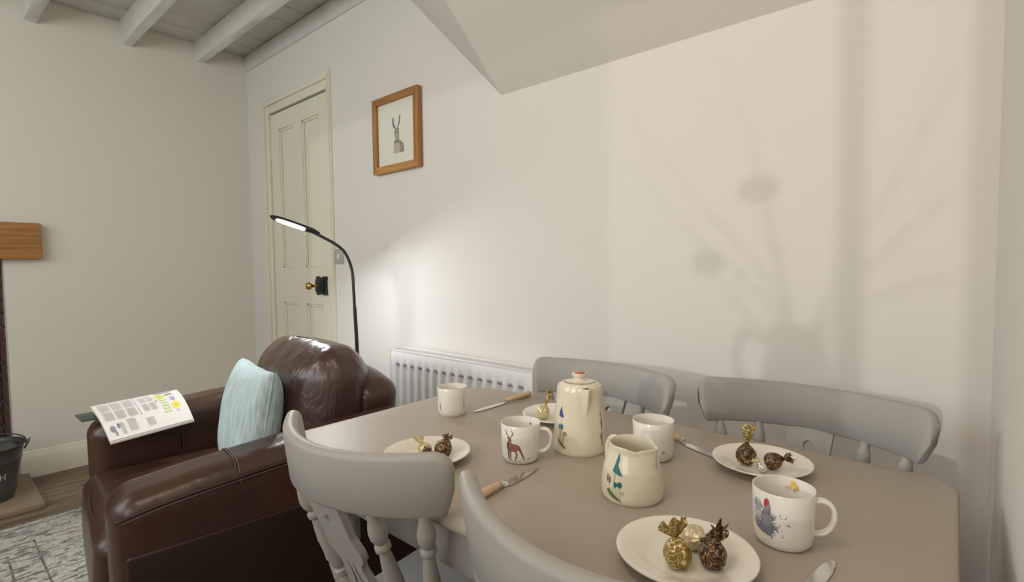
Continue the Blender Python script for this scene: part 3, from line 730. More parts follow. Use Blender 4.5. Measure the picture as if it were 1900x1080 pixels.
# seat cushion : bulges past the arms and waterfalls down the front
def sfc(p):
    if p.z > 0: p.z += .022 * max(0, 1 - (p.x / .29) ** 2) * max(0, 1 - (p.y / .42) ** 2)
    if p.y < -.25:
        k = min(1, (-p.y - .25) / .09); p.x *= 1 + .02 * k; p.y -= .013 * (1 - (p.z / .15) ** 2) * k
    return p
bm = bmesh.new(); rbox(bm, .286, .310, .150, .045, 12, 6, sfc, Am(-1.8125, .600, .300)); finish('seat_cushion', bm, 'leather', ac)
pipe([(-2.078, .318, .425), (-1.95, .300, .436), (-1.80, .294, .442), (-1.68, .300, .438), (-1.548, .318, .425)], .003)
# back frame
def bfn(p):
    p.y += .10 * (p.z + .25) * .5
    if p.z > .1: p.z -= .05 * (abs(p.x) / .30) ** 3 * ((p.z - .1) / .15)
    return p
bm = bmesh.new(); rbox(bm, .30, .075, .255, .06, 10, 5, bfn, Am(-1.8125, 1.015, .50)); finish('back_frame', bm, 'leather', ac)
pipe([(-1.5155, 1.04, .50), (-1.5160, 1.055, .62), (-1.530, 1.06, .69), (-1.57, 1.065, .722), (-1.66, 1.067, .742), (-1.80, 1.068, .750)], .003)
# pillow back cushion
def pil(p):
    u, v = p.x / .275, p.z / .215
    p.y *= (1 - .50 * min(1, abs(u)) ** 3.2) * (1 - .42 * max(0, v) ** 3) * 1.0
    p.z += .016 * (1 - u * u) * max(0, v) ** 2 - .005 * (1 - u * u)
    p.x *= 1 - .04 * max(0, v) ** 2
    w_ = .006 * math.sin(p.x * 60 + p.z * 25) * max(0, v) ** 2 * (1 if p.y < 0 else .4)
    p.y += w_; return p
pm = Am(-1.785, .895, .638) @ Matrix.Rotation(math.radians(-9), 4, 'X') @ Matrix.Rotation(math.radians(3), 4, 'Z')
bm = bmesh.new(); rbox(bm, .273, .145, .205, .10, 16, 8, pil, pm); bc = finish('back_cushion', bm, 'leather_soft', ac)
def onp(x, y, z):
    q = Vector((x, y, z)); q = pil(q); q = pm @ q; return (q.x + acx, q.y + acy, q.z)
# seam loop round the cushion side (right) and across the crown
pipe([onp(.262, -.085, -.15), onp(.270, -.075, -.05), onp(.269, -.07, .06), onp(.25, -.06, .15), onp(.19, -.055, .190), onp(.05, -.05, .2045), onp(-.10, -.05, .204), onp(-.2, -.055, .188), onp(-.255, -.06, .15)], .0028)

# ================================================================== CUSHION
cm = Matrix.Translation((-1.700, .672, .618)) @ Matrix.Rotation(math.radians(-8), 4, 'Z') @ Matrix.Rotation(math.radians(-9), 4, 'X')
cu_ = thing('scatter_cushion', 'pale duck egg blue knitted cushion on the armchair seat', 'cushion', (-1.700, .672, .618)); cu_.rotation_euler = cm.to_euler()
def cfn(p):
    u, v = p.x / .175, p.z / .175; au, av = min(1, abs(u)), min(1, abs(v))
    p.y *= .12 + .88 * ((1 - au ** 2.4) * (1 - av ** 2.4)) ** .5 if True else 1
    p.x *= 1 - .07 * (1 - av ** 2); p.z *= 1 - .07 * (1 - au ** 2)
    p.y += .004 * math.sin(u * 9 + v * 3) * (1 - au) ; return p
bm = bmesh.new(); rbox(bm, .175, .078, .175, .02, 26, 2, cfn); finish('cushion_cover', bm, 'knit', cu_)
bm = bmesh.new(); P = []
for (a, b) in ((-1, -1), (0, -.93), (1, -1), (.93, 0), (1, 1), (0, .93), (-1, 1), (-.93, 0)): P.append((a * .172, 0, b * .172))
P2 = []
for i in range(8):
    a, b = Vector(P[i]), Vector(P[(i + 1) % 8]); 
    for k in range(8): P2.append(a.lerp(b, k / 8))
tube(bm, P2, .0035, 8, True); finish('piping', bm, 'knit', cu_)

# ================================================================== MAGAZINE
mg = thing('newspaper', 'folded newspaper draped over the far armrest of the armchair', 'newspaper', (-2.10, .49, .61))
C00, C10, C11, C01 = Vector((-2.200, .358, .641)), Vector((-2.195, .610, .652)), Vector((-1.968, .592, .588)), Vector((-1.950, .360, .576))
def magp(u, v, o=0):       # u along y 0..1, v across 0..1
    p = C00.lerp(C10, u).lerp(C01.lerp(C11, u), v); p = p.copy(); p.z += .014 * math.sin(v * PI) + o; p -= Vector((-2.10, .49, .61)); return p
for nm, t0, t1, mm, e in (('front_page', 0, -.003, 'paper', 0), ('inner_pages', -.0035, -.009, 'paper', .012)):
    bm = bmesh.new(); n = 12
    g0 = [[bm.verts.new(magp(i / n + (e if i == n else 0), j / n * (1 + e), t0)) for j in range(n + 1)] for i in range(n + 1)]
    g1 = [[bm.verts.new(magp(i / n + (e if i == n else 0), j / n * (1 + e), t1)) for j in range(n + 1)] for i in range(n + 1)]
    for i in range(n):
        for j in range(n):
            bm.faces.new((g0[i][j], g0[i + 1][j], g0[i + 1][j + 1], g0[i][j + 1])); bm.faces.new((g1[i][j], g1[i][j + 1], g1[i + 1][j + 1], g1[i + 1][j]))
    for i in range(n):
        bm.faces.new((g0[i][0], g1[i][0], g1[i + 1][0], g0[i + 1][0])); bm.faces.new((g0[i][n], g0[i + 1][n], g1[i + 1][n], g1[i][n]))
        bm.faces.new((g0[0][i], g0[0][i + 1], g1[0][i + 1], g1[0][i])); bm.faces.new((g0[n][i], g1[n][i], g1[n][i + 1], g0[n][i + 1]))
    finish(nm, bm, mm, mg, auto=40)
sh = []; rn = random.Random(4); gy = (.68, .645, .63)
def col(x0, x1, y0, y1, c=gy, st=.012):
    y = y0
    while y < y1: sh.append(('rect', x0, x1 - rn.uniform(0, .012), y, y + st * .45, c)); y += st
# u: 0 near front .. 1 ; v across. units: u,v in page fractions *1
for a, b in ((.04, .16), (.175, .29), (.305, .42)):
    for y0, y1 in ((.06, .34), (.38, .62)): col(a, b, y0, y1)
col(.44, .455, .05, .66, (.42, .40, .42)); 
for a, b in ((.49, .57), (.585, .66)): col(a, b, .08, .30); col(a, b, .36, .58)
col(.17, .22, .70, .93); col(.25, .36, .66, .92); col(.47, .57, .74, .92)
sh += [('ell', .08, .80, .03, .07, (.30, .30, .32), .5), ('ell', .15, .76, .018, .05, (.25, .25, .25), .5), ('ell', .10, .90, .012, .05, (.3, .3, .3), .5)]
sh0, sh = sh, []
sh += [('ell', .74, .20, .05, .10, (.80, .76, .10), .08), ('ell', .74, .20, .02, .04, (.45, .55, .2), .2)]
for i in range(5): sh.append(('rect', .715 + .0 * i, .79, .34 + i * .085, .385 + i * .085, (.50, .66, .28)))
for i in range(5): sh.append(('rect', .735, .775, .345 + i * .085, .36 + i * .085, (.80, .86, .60)))
sh += [('rect', .81, .90, .13, .20, (.35, .36, .30)), ('rect', .845, .90, .28, .42, (.36, .32, .62)), ('rect', .855, .885, .32, .35, (.7, .7, .85)), ('ell', .875, .58, .048, .11, (.84, .78, .10), .08), ('ell', .875, .58, .018, .04, (.75, .5, .2), .2), ('rect', .86, .89, .72, .75, (.5, .4, .7)), ('rect', .66, .69, .33, .36, (.2, .35, .3)), ('rect', .70, .90, .02, .07, (.45, .45, .43))]
ink('text_columns', mg, sh0, .006, lambda u, v: magp(u, v, .0007), 'ink_paper')
ink('advert_print', mg, sh, .006, lambda u, v: magp(u, v, .0007), 'ink_paper')
o = boxo('magazine', M['cover'], None, -2.235, -2.13, .322, .45, .609, .615, .001, mtx=None)
tag(o, 'dark green edged booklet poking out under the newspaper', 'booklet')

# ================================================================== TABLEWARE
cr2 = Vector((cr.x, cr.y, 0)).normalized()
def frame_at(x, y):
    d = Vector((-x, -y, 0)).normalized(); r = Vector((-d.y, d.x, 0))   # r : image right when looking at the thing
    return d, r
def curved(x, y, rad_fn, eps=.0004):
    d, r = frame_at(x, y)
    def s(u, v):
        R0 = rad_fn(v) + eps; R1 = rad_fn(.03); a = u / R1; p = (d * math.cos(a) + r * math.sin(a)) * R0; return (p.x, p.y, v)
    return s
def interp(prof):
    def f(z):
        for (r0, z0), (r1, z1) in zip(prof, prof[1:]):
            if z0 <= z <= z1 and z1 > z0: return r0 + (r1 - r0) * (z - z0) / (z1 - z0)
        return prof[-1][0]
    return f
MUG_OUT = [(.030, 0), (.034, .003), (.0368, .010), (.0378, .020), (.0385, .045), (.0392, .0755)]
def mug(label, x, y, hdir, s=1, h=.0755):
    t = thing('mug', label, 'mug', (x, y, T), group='bone china mugs on the dining table')
    k = h / .0755
    prof = [(0, .002), (.027, .002), (.0285, 0)] + [(r * s, z * k) for r, z in MUG_OUT] + [((.0388) * s, .0762 * k), (.0376 * s, .0758 * k)] + [((r - .0022) * s, max(.006, z * k)) for r, z in reversed(MUG_OUT[1:-1])] + [(.02, .0045), (0, .0045)]
    bm = bmesh.new(); lathe(bm, prof, 56); finish('mug_body', bm, 'ceramic', t, auto=60)
    hd = Vector(hdir).normalized(); up = Vector((0, 0, 1))
    pts = [(.0365, .061), (.046, .0635), (.0555, .0595), (.0605, .050), (.0600, .037), (.0545, .0255), (.046, .019), (.0365, .0175)]
    P = spline([hd * (a * s) + up * (b * k) for a, b in pts], 6)
    bm = bmesh.new(); nrm = up.cross(hd); tube(bm, P, [.0056] * len(P), 14, flat=(1.15, .62, tuple(nrm))); finish('mug_handle', bm, 'ceramic', t, auto=60)
    return t
d_, r_ = frame_at(-.167, .738)
mr = mug('white mug nearest the viewer with a black hen print', -.167, .738, r_ - d_ * .12, .965, .0735)
d_, r_ = frame_at(-.624, .740)
md = mug('white mug with a red deer stag print', -.624, .740, r_ + d_ * .12, .96, .072)
ml = mug('white mug alone at the far left table end', -.950, .861, (-.5, .9, 0), .93, .070)
mf = mug('plain cream looking mug standing behind the milk jug', -.433, .908, (.2, 1, 0), .99, .073)
# hen and splatter print
hs = []; rn = random.Random(11); gr = (.16, .15, .19); 
hs += [('ell', -.020, .030, .0095, .012, (.20, .19, .24), .45), ('ell', -.0195, .043, .0065, .013, (.26, .25, .29), .45), ('ell', -.018, .055, .0035, .007, (.30, .26, .30), .4), ('ell', -.0195, .0625, .0035, .0045, (.55, .05, .08), .3), ('ell', -.0215, .059, .0018, .004, (.5, .04, .06), .3)]
hs += [('ell', -.034, .040, .007, .013, (.55, .55, .58), .35), ('ell', -.034, .031, .006, .007, (.28, .27, .32), .45), ('ell', -.029, .026, .006, .004, (.22, .2, .24), .4)]
for i in range(60):
    a = rn.uniform(0, 2 * PI); q = rn.uniform(.8, 1.35); cx_, cy_ = -.020, .034
    hs.append(('line', [(cx_ + .008 * math.cos(a), cy_ + .013 * math.sin(a)), (cx_ + .0115 * q * math.cos(a), cy_ + .018 * q * math.sin(a))], .0005, .0003, gr))
for i in range(26):
    a = rn.uniform(.3, 2.8); hs.append(('line', [(-.034 + .003 * math.cos(a), .046), (-.034 + .009 * math.cos(a), .05 + .012 * math.sin(a))], .0005, .0003, (.35, .35, .38)))
for i in range(46):
    a, b = rn.uniform(-.028, .010), rn.uniform(.008, .05); q = rn.uniform(.0003, .0009); hs.append(('ell', a, b, q, q, (.25, .24, .30), .3))
hs += [('ell', -.028, .017, .012, .003, (.74, .72, .50), .1), ('ell', -.018, .014, .010, .002, (.76, .72, .55), .1)]
ink('hen_print', mr, hs, .00045, curved(-.167, .738, lambda z: interp([(a * .965, b * .9735) for a, b in MUG_OUT])(z)), 'ink', 2, .0004)
# small orange print inside the hen mug
def inner(x, y, s, eps=.0006):
    d, r = frame_at(x, y)
    def f(u, v):
        a = u / .036; p = (-d * math.cos(a) + r * math.sin(a)) * (.0368 * s - eps - .0014); return (p.x, p.y, v)
    return f
ink('butterfly_print', mr, [('ell', .012, .0655, .0035, .006, (.78, .55, .15), .35), ('ell', .0165, .063, .0028, .004, (.74, .50, .14), .35), ('ell', .0055, .061, .0026, .0026, (.74, .50, .42), .2), ('line', [(.014, .057), (.016, .062), (.019, .06)], .0008, .0008, (.55, .35, .1))], .0006, inner(-.167, .738, .965), 'ink', 4, .0004)
rb_ = (.30, .13, .085); dk = (.12, .06, .045)
stag = [('poly', [(-.024, .048), (-.027, .040), (-.0265, .030), (-.022, .026), (-.010, .026), (-.003, .030), (-.001, .036), (-.006, .040), (-.014, .0405), (-.019, .043), (-.0205, .049)], rb_, .3),
        ('poly', [(-.0265, .050), (-.0235, .054), (-.019, .050), (-.0165, .046), (-.020, .0455)], (.32, .12, .07), .3),
        ('line', [(-.026, .040), (-.0255, .030)], .002, .002, dk), ('line', [(-.024, .030), (-.0245, .018), (-.0245, .010)], .0018, .0010, dk), ('line', [(-.0195, .029), (-.0205, .018), (-.0200, .009)], .0017, .0009, (.18, .09, .06)),
        ('line', [(-.010, .028), (-.0075, .020), (-.011, .010)], .0018, .0009, (.22, .1, .07)), ('line', [(-.003, .033), (.002, .022), (.0065, .0115)], .0022, .0009, (.22, .1, .07)),
        ('line', [(-.024, .053), (-.028, .060), (-.032, .066)], .0007, .0004, dk), ('line', [(-.028, .060), (-.0265, .064)], .0005, .0003, dk), ('line', [(-.0255, .056), (-.031, .058)], .0005, .0003, dk),
        ('line', [(-.0205, .051), (-.0165, .056), (-.0150, .061), (-.0175, .066)], .0007, .0004, dk), ('line', [(-.0165, .056), (-.013, .057)], .0005, .0003, dk), ('line', [(-.0155, .060), (-.0125, .062)], .0005, .0003, dk),
        ('ell', -.0250, .0525, .0012, .0012, dk, .1)]
rn = random.Random(3)
for i in range(26):
    a, b = rn.uniform(-.030, .012), rn.uniform(.005, .04); q = rn.uniform(.0003, .0006); stag.append(('ell', a, b, q, q, (.25, .2, .2), .3))
stag.append(('ell', .0145, .0125, .0022, .001, (.35, .16, .1), .3)); stag.append(('line', [(-.034, .008), (.0, .0075)], .0004, .0004, (.4, .4, .38)))
ink('stag_print', md, stag, .00042, curved(-.624, .740, lambda z: interp([(a * .96, b * .954) for a, b in MUG_OUT])(z)), 'ink', 5, .0003)
ink('bee_print', md, [('ell', .022, .060, .002, .0024, (.25, .2, .16), .4)], .0005, inner(-.624, .740, .96))
ml_s = curved(-.950, .861, lambda z: interp([(a * .93, b * .93) for a, b in MUG_OUT])(z))
ink('blue_print', ml, [('ell', -.033, .026, .0022, .009, (.35, .38, .48), .3), ('line', [(-.034, .03), (-.031, .016)], .001, .0006, (.3, .3, .4))], .0005, ml_s, 'ink', 6, .0003)
ink('grey_print', ml, [('line', [(.033, .02), (.0335, .044)], .0012, .0008, (.3, .3, .3))], .0005, curved(-.950, .861, lambda z: interp([(a * .93, b * .93) for a, b in MUG_OUT])(z)), 'ink', 6, .0003)
ink('snail_print', mf, [('ell', .019, .021, .003, .0025, (.28, .24, .2), .3), ('ell', .019, .0205, .0016, .001, (.7, .66, .55), .1)], .0005, curved(-.433, .908, lambda z: interp([(a * .99, b * .967) for a, b in MUG_OUT])(z)), 'ink', 7, .0003)

# coffee pot
PX, PY = -.567, .857
pot = thing('coffee_pot', 'tall cream pottery coffee pot with a red topped lid', 'coffee pot', (PX, PY, T))
POT = [(.050, 0), (.0528, .004), (.0530, .015), (.0515, .045), (.0485, .080), (.0458, .115), (.0445, .126), (.0425, .132)]
d_, r_ = frame_at(PX, PY); sp_a = math.atan2((d_ * .97 + r_ * .30).y, (d_ * .97 + r_ * .30).x)
def spout(a, z, r):
    da = (a - sp_a + PI) % (2 * PI) - PI; k = max(0, min(1, (z - .080) / .048)); w_ = .10 + .20 * k
    return .016 * k ** 1.1 * max(0, 1 - abs(da) / w_) ** 1.2 if z <= .1321 and r > .036 else 0
bm = bmesh.new(); lathe(bm, [(0, .001), (.046, .001)] + [(interp(POT)(z), z) for z in [i * .132 / 40 for i in range(41)]] + [(.0400, .1325), (.039, .125), (.041, .11), (.045, .05), (.045, .008), (0, .006)], 180, off=spout); finish('pot_body', bm, 'cream', pot, auto=50)
bm = bmesh.new(); lathe(bm, [(0, .128), (.0390, .128), (.0400, .131), (.0393, .1340), (.033, .1372), (.022, .1395), (.012, .1410), (.0105, .1445), (.0140, .149), (.0150, .152), (.0142, .1545), (0, .1555)], 48); lid = finish('lid', bm, 'cream', pot, auto=60)
bm = bmesh.new(); lathe(bm, [(0, .1556), (.0105, .1552), (.0118, .1556), (.0105, .1568), (0, .1570)], 32); o = finish('lid_button', bm, 'red', lid); o['label'] = 'red glazed top of the lid knob'
P = spline([Vector((-d_ * .040)) + Vector((0, 0, .110)), -d_ * .062 + Vector((0, 0, .113)), -d_ * .078 + Vector((0, 0, .095)), -d_ * .078 + Vector((0, 0, .06)), -d_ * .066 + Vector((0, 0, .035)), -d_ * .048 + Vector((0, 0, .028))], 6)
bm = bmesh.new(); tube(bm, P, .006, 12); finish('pot_handle', bm, 'cream', pot)
# dark patch painted for the shade inside the spout mouth
bm = bmesh.new(); sd_ = Vector((math.cos(sp_a), math.sin(sp_a), 0)); q = Vector((-sd_.y, sd_.x, 0))
v = [bm.verts.new(sd_ * a + q * b + Vector((0, 0, .1328))) for a, b in ((.0420, -.007), (.0490, -.0015), (.0490, .0015), (.0420, .007))]; bm.faces.new(v); r2 = bmesh.ops.extrude_face_region(bm, geom=bm.faces[:]); bmesh.ops.translate(bm, vec=(0, 0, -.002), verts=[x for x in r2['geom'] if isinstance(x, bmesh.types.BMVert)]); finish('spout_shade', bm, 'dark', pot, smooth=False)
teal = (.02, .145, .17); navy = (.05, .09, .25); gn = (.16, .20, .06); ol = (.34, .33, .14)
psh = [('poly', [(-.049, .078), (-.042, .096), (-.038, .082), (-.034, .074), (-.046, .074)], navy, .3), ('line', [(-.041, .074), (-.042, .03)], .0004, .0004, ol),
       ('ell', -.045, .055, .0028, .005, teal, .3), ('ell', -.0385, .0555, .0030, .0055, teal, .3), ('line', [(-.045, .05), (-.044, .03)], .0003, .0003, ol), ('line', [(-.0385, .05), (-.037, .026)], .0003, .0003, ol),
       ('ell', -.031, .043, .0048, .0045, ol, .25), ('line', [(-.032, .042), (-.035, .024)], .0010, .0008, ol),
       ('poly', [(-.050, .030), (-.046, .031), (-.030, .018), (-.028, .0145), (-.033, .0145), (-.046, .023)], gn, .4)]
psr = [('ell', .052, .062, .0025, .010, (.50, .05, .08), .3), ('ell', .050, .080, .0012, .006, (.55, .08, .1), .3), ('line', [(.0515, .056), (.051, .03)], .0004, .0004, ol), ('ell', .049, .038, .0045, .006, ol, .25), ('line', [(.049, .036), (.052, .018)], .0012, .0008, gn)]
ink('woodland_print', pot, psh, .0005, curved(PX, PY, interp(POT)), 'ink', 8, .0004)
ink('woodland_print', pot, psr, .0005, curved(PX, PY, interp(POT)), 'ink', 8, .0004)
# small green squiggles round the lid
bm = bmesh.new(); rn = random.Random(8)
ls = []
for i in range(26):
    a = -1.45 + i * .112
    ls.append(('line', [(a, rn.uniform(-.0012, .0012)), (a + .05, rn.uniform(-.0016, .0016)), (a + .08, rn.uniform(-.0012, .0012))], 0.0010, .0008, (.20, .19, .11)))
def lidsurf(u, v):
    q = u * 1.0; r = .0305 + v; p = (d_ * math.cos(q) + r_ * math.sin(q)) * r; z = .1372 + (.033 - r) * .2; return (p.x, p.y, z + .0012)
# scale angle into metres for even cells
ls = [('line', [(p[0] * .033, p[1]) for p in l[1]], l[2], l[3], l[4]) for l in ls]
ink('lid_pattern', lid, ls, .0006, lambda u, v: lidsurf(u / .033, v), 'ink', 9, .0003)

# milk jug
JX, JY = -.386, .734
jug = thing('milk_jug', 'squat cream milk jug with a teal tree print', 'jug', (JX, JY, T))
JUG = [(.044, 0), (.0478, .004), (.0490, .012), (.0485, .028), (.0455, .048), (.0400, .066), (.0365, .078), (.0362, .086)]
d_, r_ = frame_at(JX, JY); v_ = (r_ * .80 + d_ * .60).normalized(); ja = math.atan2(v_.y, v_.x)
def jsp(a, z, r):
    da = (a - ja + PI) % (2 * PI) - PI; k = max(0, min(1, (z - .052) / .034))
    return .0135 * k ** 1.3 * max(0, 1 - abs(da) / (.16 + .42 * k)) ** 1.3
def zwarp(bm):
    for v in bm.verts:
        if v.co.z > .06:
            a = math.atan2(v.co.y, v.co.x); da = (a - ja + PI) % (2 * PI) - PI
            k = (v.co.z - .06) / .026; v.co.z -= k * .004 * math.exp(-((abs(da) - .75) / .35) ** 2) - k * .002 * math.exp(-(da / .2) ** 2)
bm = bmesh.new(); jz = [i * .086 / 34 for i in range(35)]
lathe(bm, [(0, .001), (.040, .001)] + [(interp(JUG)(z), z) for z in jz] + [(.0355, .0872), (.0342, .0868), (.0335, .083), (.0335, .078), (.037, .066), (.0425, .048), (.0452, .028), (.045, .012), (.04, .006), (0, .006)], 144, off=jsp); zwarp(bm); finish('jug_body', bm, 'cream', jug, auto=60)
hv = (-r_ * .66 - d_ * .75).normalized(); P = spline([hv * a + Vector((0, 0, b)) for a, b in ((.034, .080), (.046, .082), (.055, .073), (.059, .056), (.056, .038), (.046, .026))], 6)
bm = bmesh.new(); tube(bm, P, .0058, 12, flat=(1.25, .7, tuple(Vector((-hv.y, hv.x, 0))))); finish('jug_handle', bm, 'cream', jug)
jsh = [('poly', [(-.0345, .051), (-.0275, .076), (-.0245, .0785), (-.0235, .070), (-.0245, .060), (-.0150, .046), (-.0230, .0475), (-.0290, .0485)], teal, .45),
       ('line', [(-.0280, .049), (-.0305, .022), (-.0300, .016)], .0005, .0005, (.30, .30, .18)), ('ell', -.0385, .036, .0024, .0055, (.26, .15, .12), .3), ('ell', -.0435, .038, .002, .006, (.26, .15, .12), .3),
       ('line', [(-.0385, .032), (-.0375, .018)], .0004, .0004, (.4, .4, .3)), ('ell', -.0265, .0315, .0030, .0042, teal, .25), ('ell', -.0195, .0330, .0040, .0045, teal, .25),
       ('line', [(-.0265, .028), (-.0255, .014)], .0004, .0004, (.42, .46, .32)), ('line', [(-.0195, .029), (-.0200, .012)], .0004, .0004, (.42, .46, .32)), ('line', [(-.0235, .027), (-.0230, .012)], .0003, .0003, (.42, .46, .32)),
       ('ell', -.0155, .0215, .0035, .0028, (.52, .50, .36), .1), ('line', [(-.0165, .020), (-.0190, .011)], .0006, .0004, (.50, .48, .33)),
       ('poly', [(-.0430, .0215), (-.0380, .0235), (-.0330, .0195), (-.0240, .0140), (-.0150, .0070), (-.0240, .0085), (-.0360, .0130), (-.0420, .0180)], (.13, .19, .06), .5)]
ink('tree_print', jug, jsh, .00045, curved(JX, JY, interp(JUG)), 'ink', 10, .0004)

# plates
def plate(label, x, y, r):
    t = thing('side_plate', label, 'plate', (x, y, T), group='side plates on the dining table')
    bm = bmesh.new()
    pr = [(0, .0035), (.40, .0035), (.43, 0), (.50, 0), (.54, .003), (.66, .007), (.80, .0115), (1.0, .0165), (1.005, .0178), (1.0, .0188), (.97, .0187), (.80, .0148), (.66, .0105), (.58, .0070), (.50, .0060), (0, .0058)]
    lathe(bm, [(a * r, z) for a, z in pr], 72); finish('plate_body', bm, 'plate', t, auto=70); return t
plate('white side plate nearest the viewer holding three wrapped sweets', -.246, .606, .0835)
plate('white side plate by the corner chair partly under a knife', -.258, .977, .082)
plate('white side plate behind the near left chair rail', -.760, .623, .082)
plate('white side plate mostly hidden behind the coffee pot', -.717, .985, .082)

# wrapped sweets
def sweet(label, px, py, pz, axis, size, m, neckm, flare=1.0, seed=0, ry=1, fl_len=.020):
    """axis: direction of the twisted end; p: body centre"""
    t = thing('wrapped_sweet', label, 'sweet', (px, py, pz), group='foil wrapped sweets')
    q = Vector(axis).normalized().to_track_quat('Z', 'Y').to_matrix().to_4x4(); rn = random.Random(seed)
    ph = [rn.uniform(0, 6.28) for _ in range(6)]
    def pleat(a, z, r):
        k = max(0, (z / size + .15)); w_ = .055 * size * math.sin(9 * a + ph[0]) * min(1, k) * .7 + .03 * size * math.sin(5 * a + ph[1]); return w_ if r > .0015 else 0
    prof = [(0, -.95), (.38, -.92), (.72, -.72), (.92, -.42), (1.0, -.05), (.98, .28), (.85, .58), (.62, .85), (.38, 1.05), (.22, 1.18), (.20, 1.24)]
    bm = bmesh.new(); lathe(bm, [(r * size, z * size) for r, z in prof] + [(0, 1.24 * size)], 54, mtx=q, off=pleat)
    for v in bm.verts: v.co *= 1 + .05 * math.sin(v.co.x * 300 + ph[2]) * math.sin(v.co.y * 260 + ph[3])
    finish('wrapper', bm, m, t, auto=70)
    bm = bmesh.new(); seg = 48; rings = []
    for k in range(9):
        f = k / 8; z = 1.22 * size + fl_len * f; r = size * (.17 + (.62 * flare) * f ** .75)
        ring = []
        for i in range(seg):
            a = 2 * PI * i / seg; rr = r * (1 + (.10 + .28 * f) * math.sin(7 * a + ph[4]) * .7 + .10 * f * math.sin(13 * a + ph[5]))
            zz = z + .0035 * f * math.sin(5 * a + ph[1]) + .002 * f * rn.uniform(-1, 1)
            ring.append(bm.verts.new(q @ Vector((rr * math.cos(a), rr * math.sin(a) * (.45 if flare > .8 else .7), zz))))
        rings.append(ring)
    for A_, B_ in zip(rings, rings[1:]):
        for i in range(seg): bm.faces.new((A_[i], A_[(i + 1) % seg], B_[(i + 1) % seg], B_[i]))
    o = finish('twist', bm, neckm, t, auto=80); sm = o.modifiers.new('t', 'SOLIDIFY'); sm.thickness = .0005
    return t
S_ = .0145
PZ = T + .006
def at(p): return (p[0], p[1], PZ + p[2])
sweet('gold foil sweet with cream swirls upright on the nearest plate', -.2455, .582, PZ + .0155, (-.22, .10, 1), .0166, M['foil_gold'], M['foil_gold'], 1.45, 1, fl_len=.016)
sweet('brown foil sweet with gold swirls upright on the nearest plate', -.2130, .607, PZ + .0152, (.22, .03, 1), .0163, M['foil_brown'], M['foil_brown'], 1.75, 2, fl_len=.013)
sweet('pale gold foil sweet lying behind the other two on the nearest plate', -.2470, .632, PZ + .0150, (.75, -.45, .35), .0158, M['foil_pale'], M['foil_silver'], 1.0, 3, fl_len=.014)
sweet('tall brown foil sweet with gold twist on the corner chair plate', -.281, .966, PZ + .0165, (.02, .18, 1), .0172, M['foil_brown'], M['foil_gold'], .75, 4, fl_len=.030)
sweet('brown foil sweet lying on its side on the corner chair plate', -.238, .972, PZ + .0150, (.85, .5, .25), .0148, M['foil_brown'], M['foil_brown'], .8, 5, fl_len=.012)
sweet('crumpled silver foil sweet between the two brown ones', -.2475, .945, PZ + .0085, (-.5, .3, .3), .0085, M['foil_silver'], M['foil_pale'], .8, 6, fl_len=.008)
sweet('pale gold foil sweet on the plate behind the near left chair', -.765, .621, PZ + .0130, (-.7, .1, .55), .0132, M['foil_pale'], M['foil_pale'], .9, 7, fl_len=.014)
sweet('large brown foil sweet resting on the plate behind the near left chair', -.733, .640, PZ + .0165, (-.3, .6, .5), .0168, M['foil_brown'], M['foil_brown'], .6, 8, fl_len=.008)
sweet('small brown foil sweet at the front of the plate behind the near left chair', -.7270, .6050, PZ + .0115, (-.7, .2, .3), .0116, M['foil_brown'], M['foil_brown'], .7, 9, fl_len=.010)
sweet('tall gold foil sweet standing beside the coffee pot', -.736, .957, PZ + .0150, (.22, .22, 1), .0155, M['foil_pale'], M['foil_gold'], .6, 10, fl_len=.034)

# knives
def knife(label, tipx, tipy, hx_, hy_, marks=False, scale=1):
    """tip and handle-end positions on the table top"""
    v = Vector((hx_ - tipx, hy_ - tipy, 0)); L_ = v.length; a = math.atan2(v.y, v.x)
    t = thing('table_knife', label, 'knife', (tipx, tipy, T), a, 'wooden handled knives on the dining table')
    bl = L_ * .52; w_ = .0095
    up = [(0, .001), (.010, .0045), (.03, .0075), (bl * .6, w_ * .92), (bl - .012, w_ * .9), (bl - .004, .0045), (bl + .006, .0042)]
    lo = [(bl + .006, -.0042), (bl - .004, -.0045), (bl - .012, -.0075), (bl * .5, -.0085), (.02, -.0075), (.004, -.0045)]
    bm = bmesh.new(); prism(bm, up + lo, .0012, .0026, lambda p, q, d: (p, q, d)); finish('blade', bm, 'steel', t, auto=40)
    bm = bmesh.new(); lathe(bm, [(0, 0), (.0052, 0), (.0060, .003), (.0052, .006), (.0052, .008), (0, .008)], 20, mtx=Matrix.Translation((bl + .002, 0, .0062)) @ Matrix.Rotation(PI / 2, 4, 'Y')); finish('bolster', bm, 'steel', t, auto=40)
    hl = L_ - bl - .01
    bm = bmesh.new(); lathe(bm, [(0, 0), (.0058, 0), (.0068, hl * .12), (.0080, hl * .5), (.0088, hl * .85), (.0084, hl * .96), (.0060, hl * .995), (0, hl)], 24, mtx=Matrix.Translation((bl + .010, 0, .0082)) @ Matrix.Rotation(PI / 2, 4, 'Y') @ Matrix.Diagonal((.85, 1, 1, 1))); finish('handle', bm, 'handle', t)
    return t
knife('knife with pale wooden handle in front of the stag mug', -.570, .724, -.561, .535)
knife('knife with pale wooden handle by the far left table edge', -.916, .902, -.908, 1.122)
knife('knife pointing from the plain mug towards the corner chair plate', -.314, .968, -.505, 1.052)
knife('knife at the bottom picture edge with only its tip showing', -.106, .722, -.135, .515)

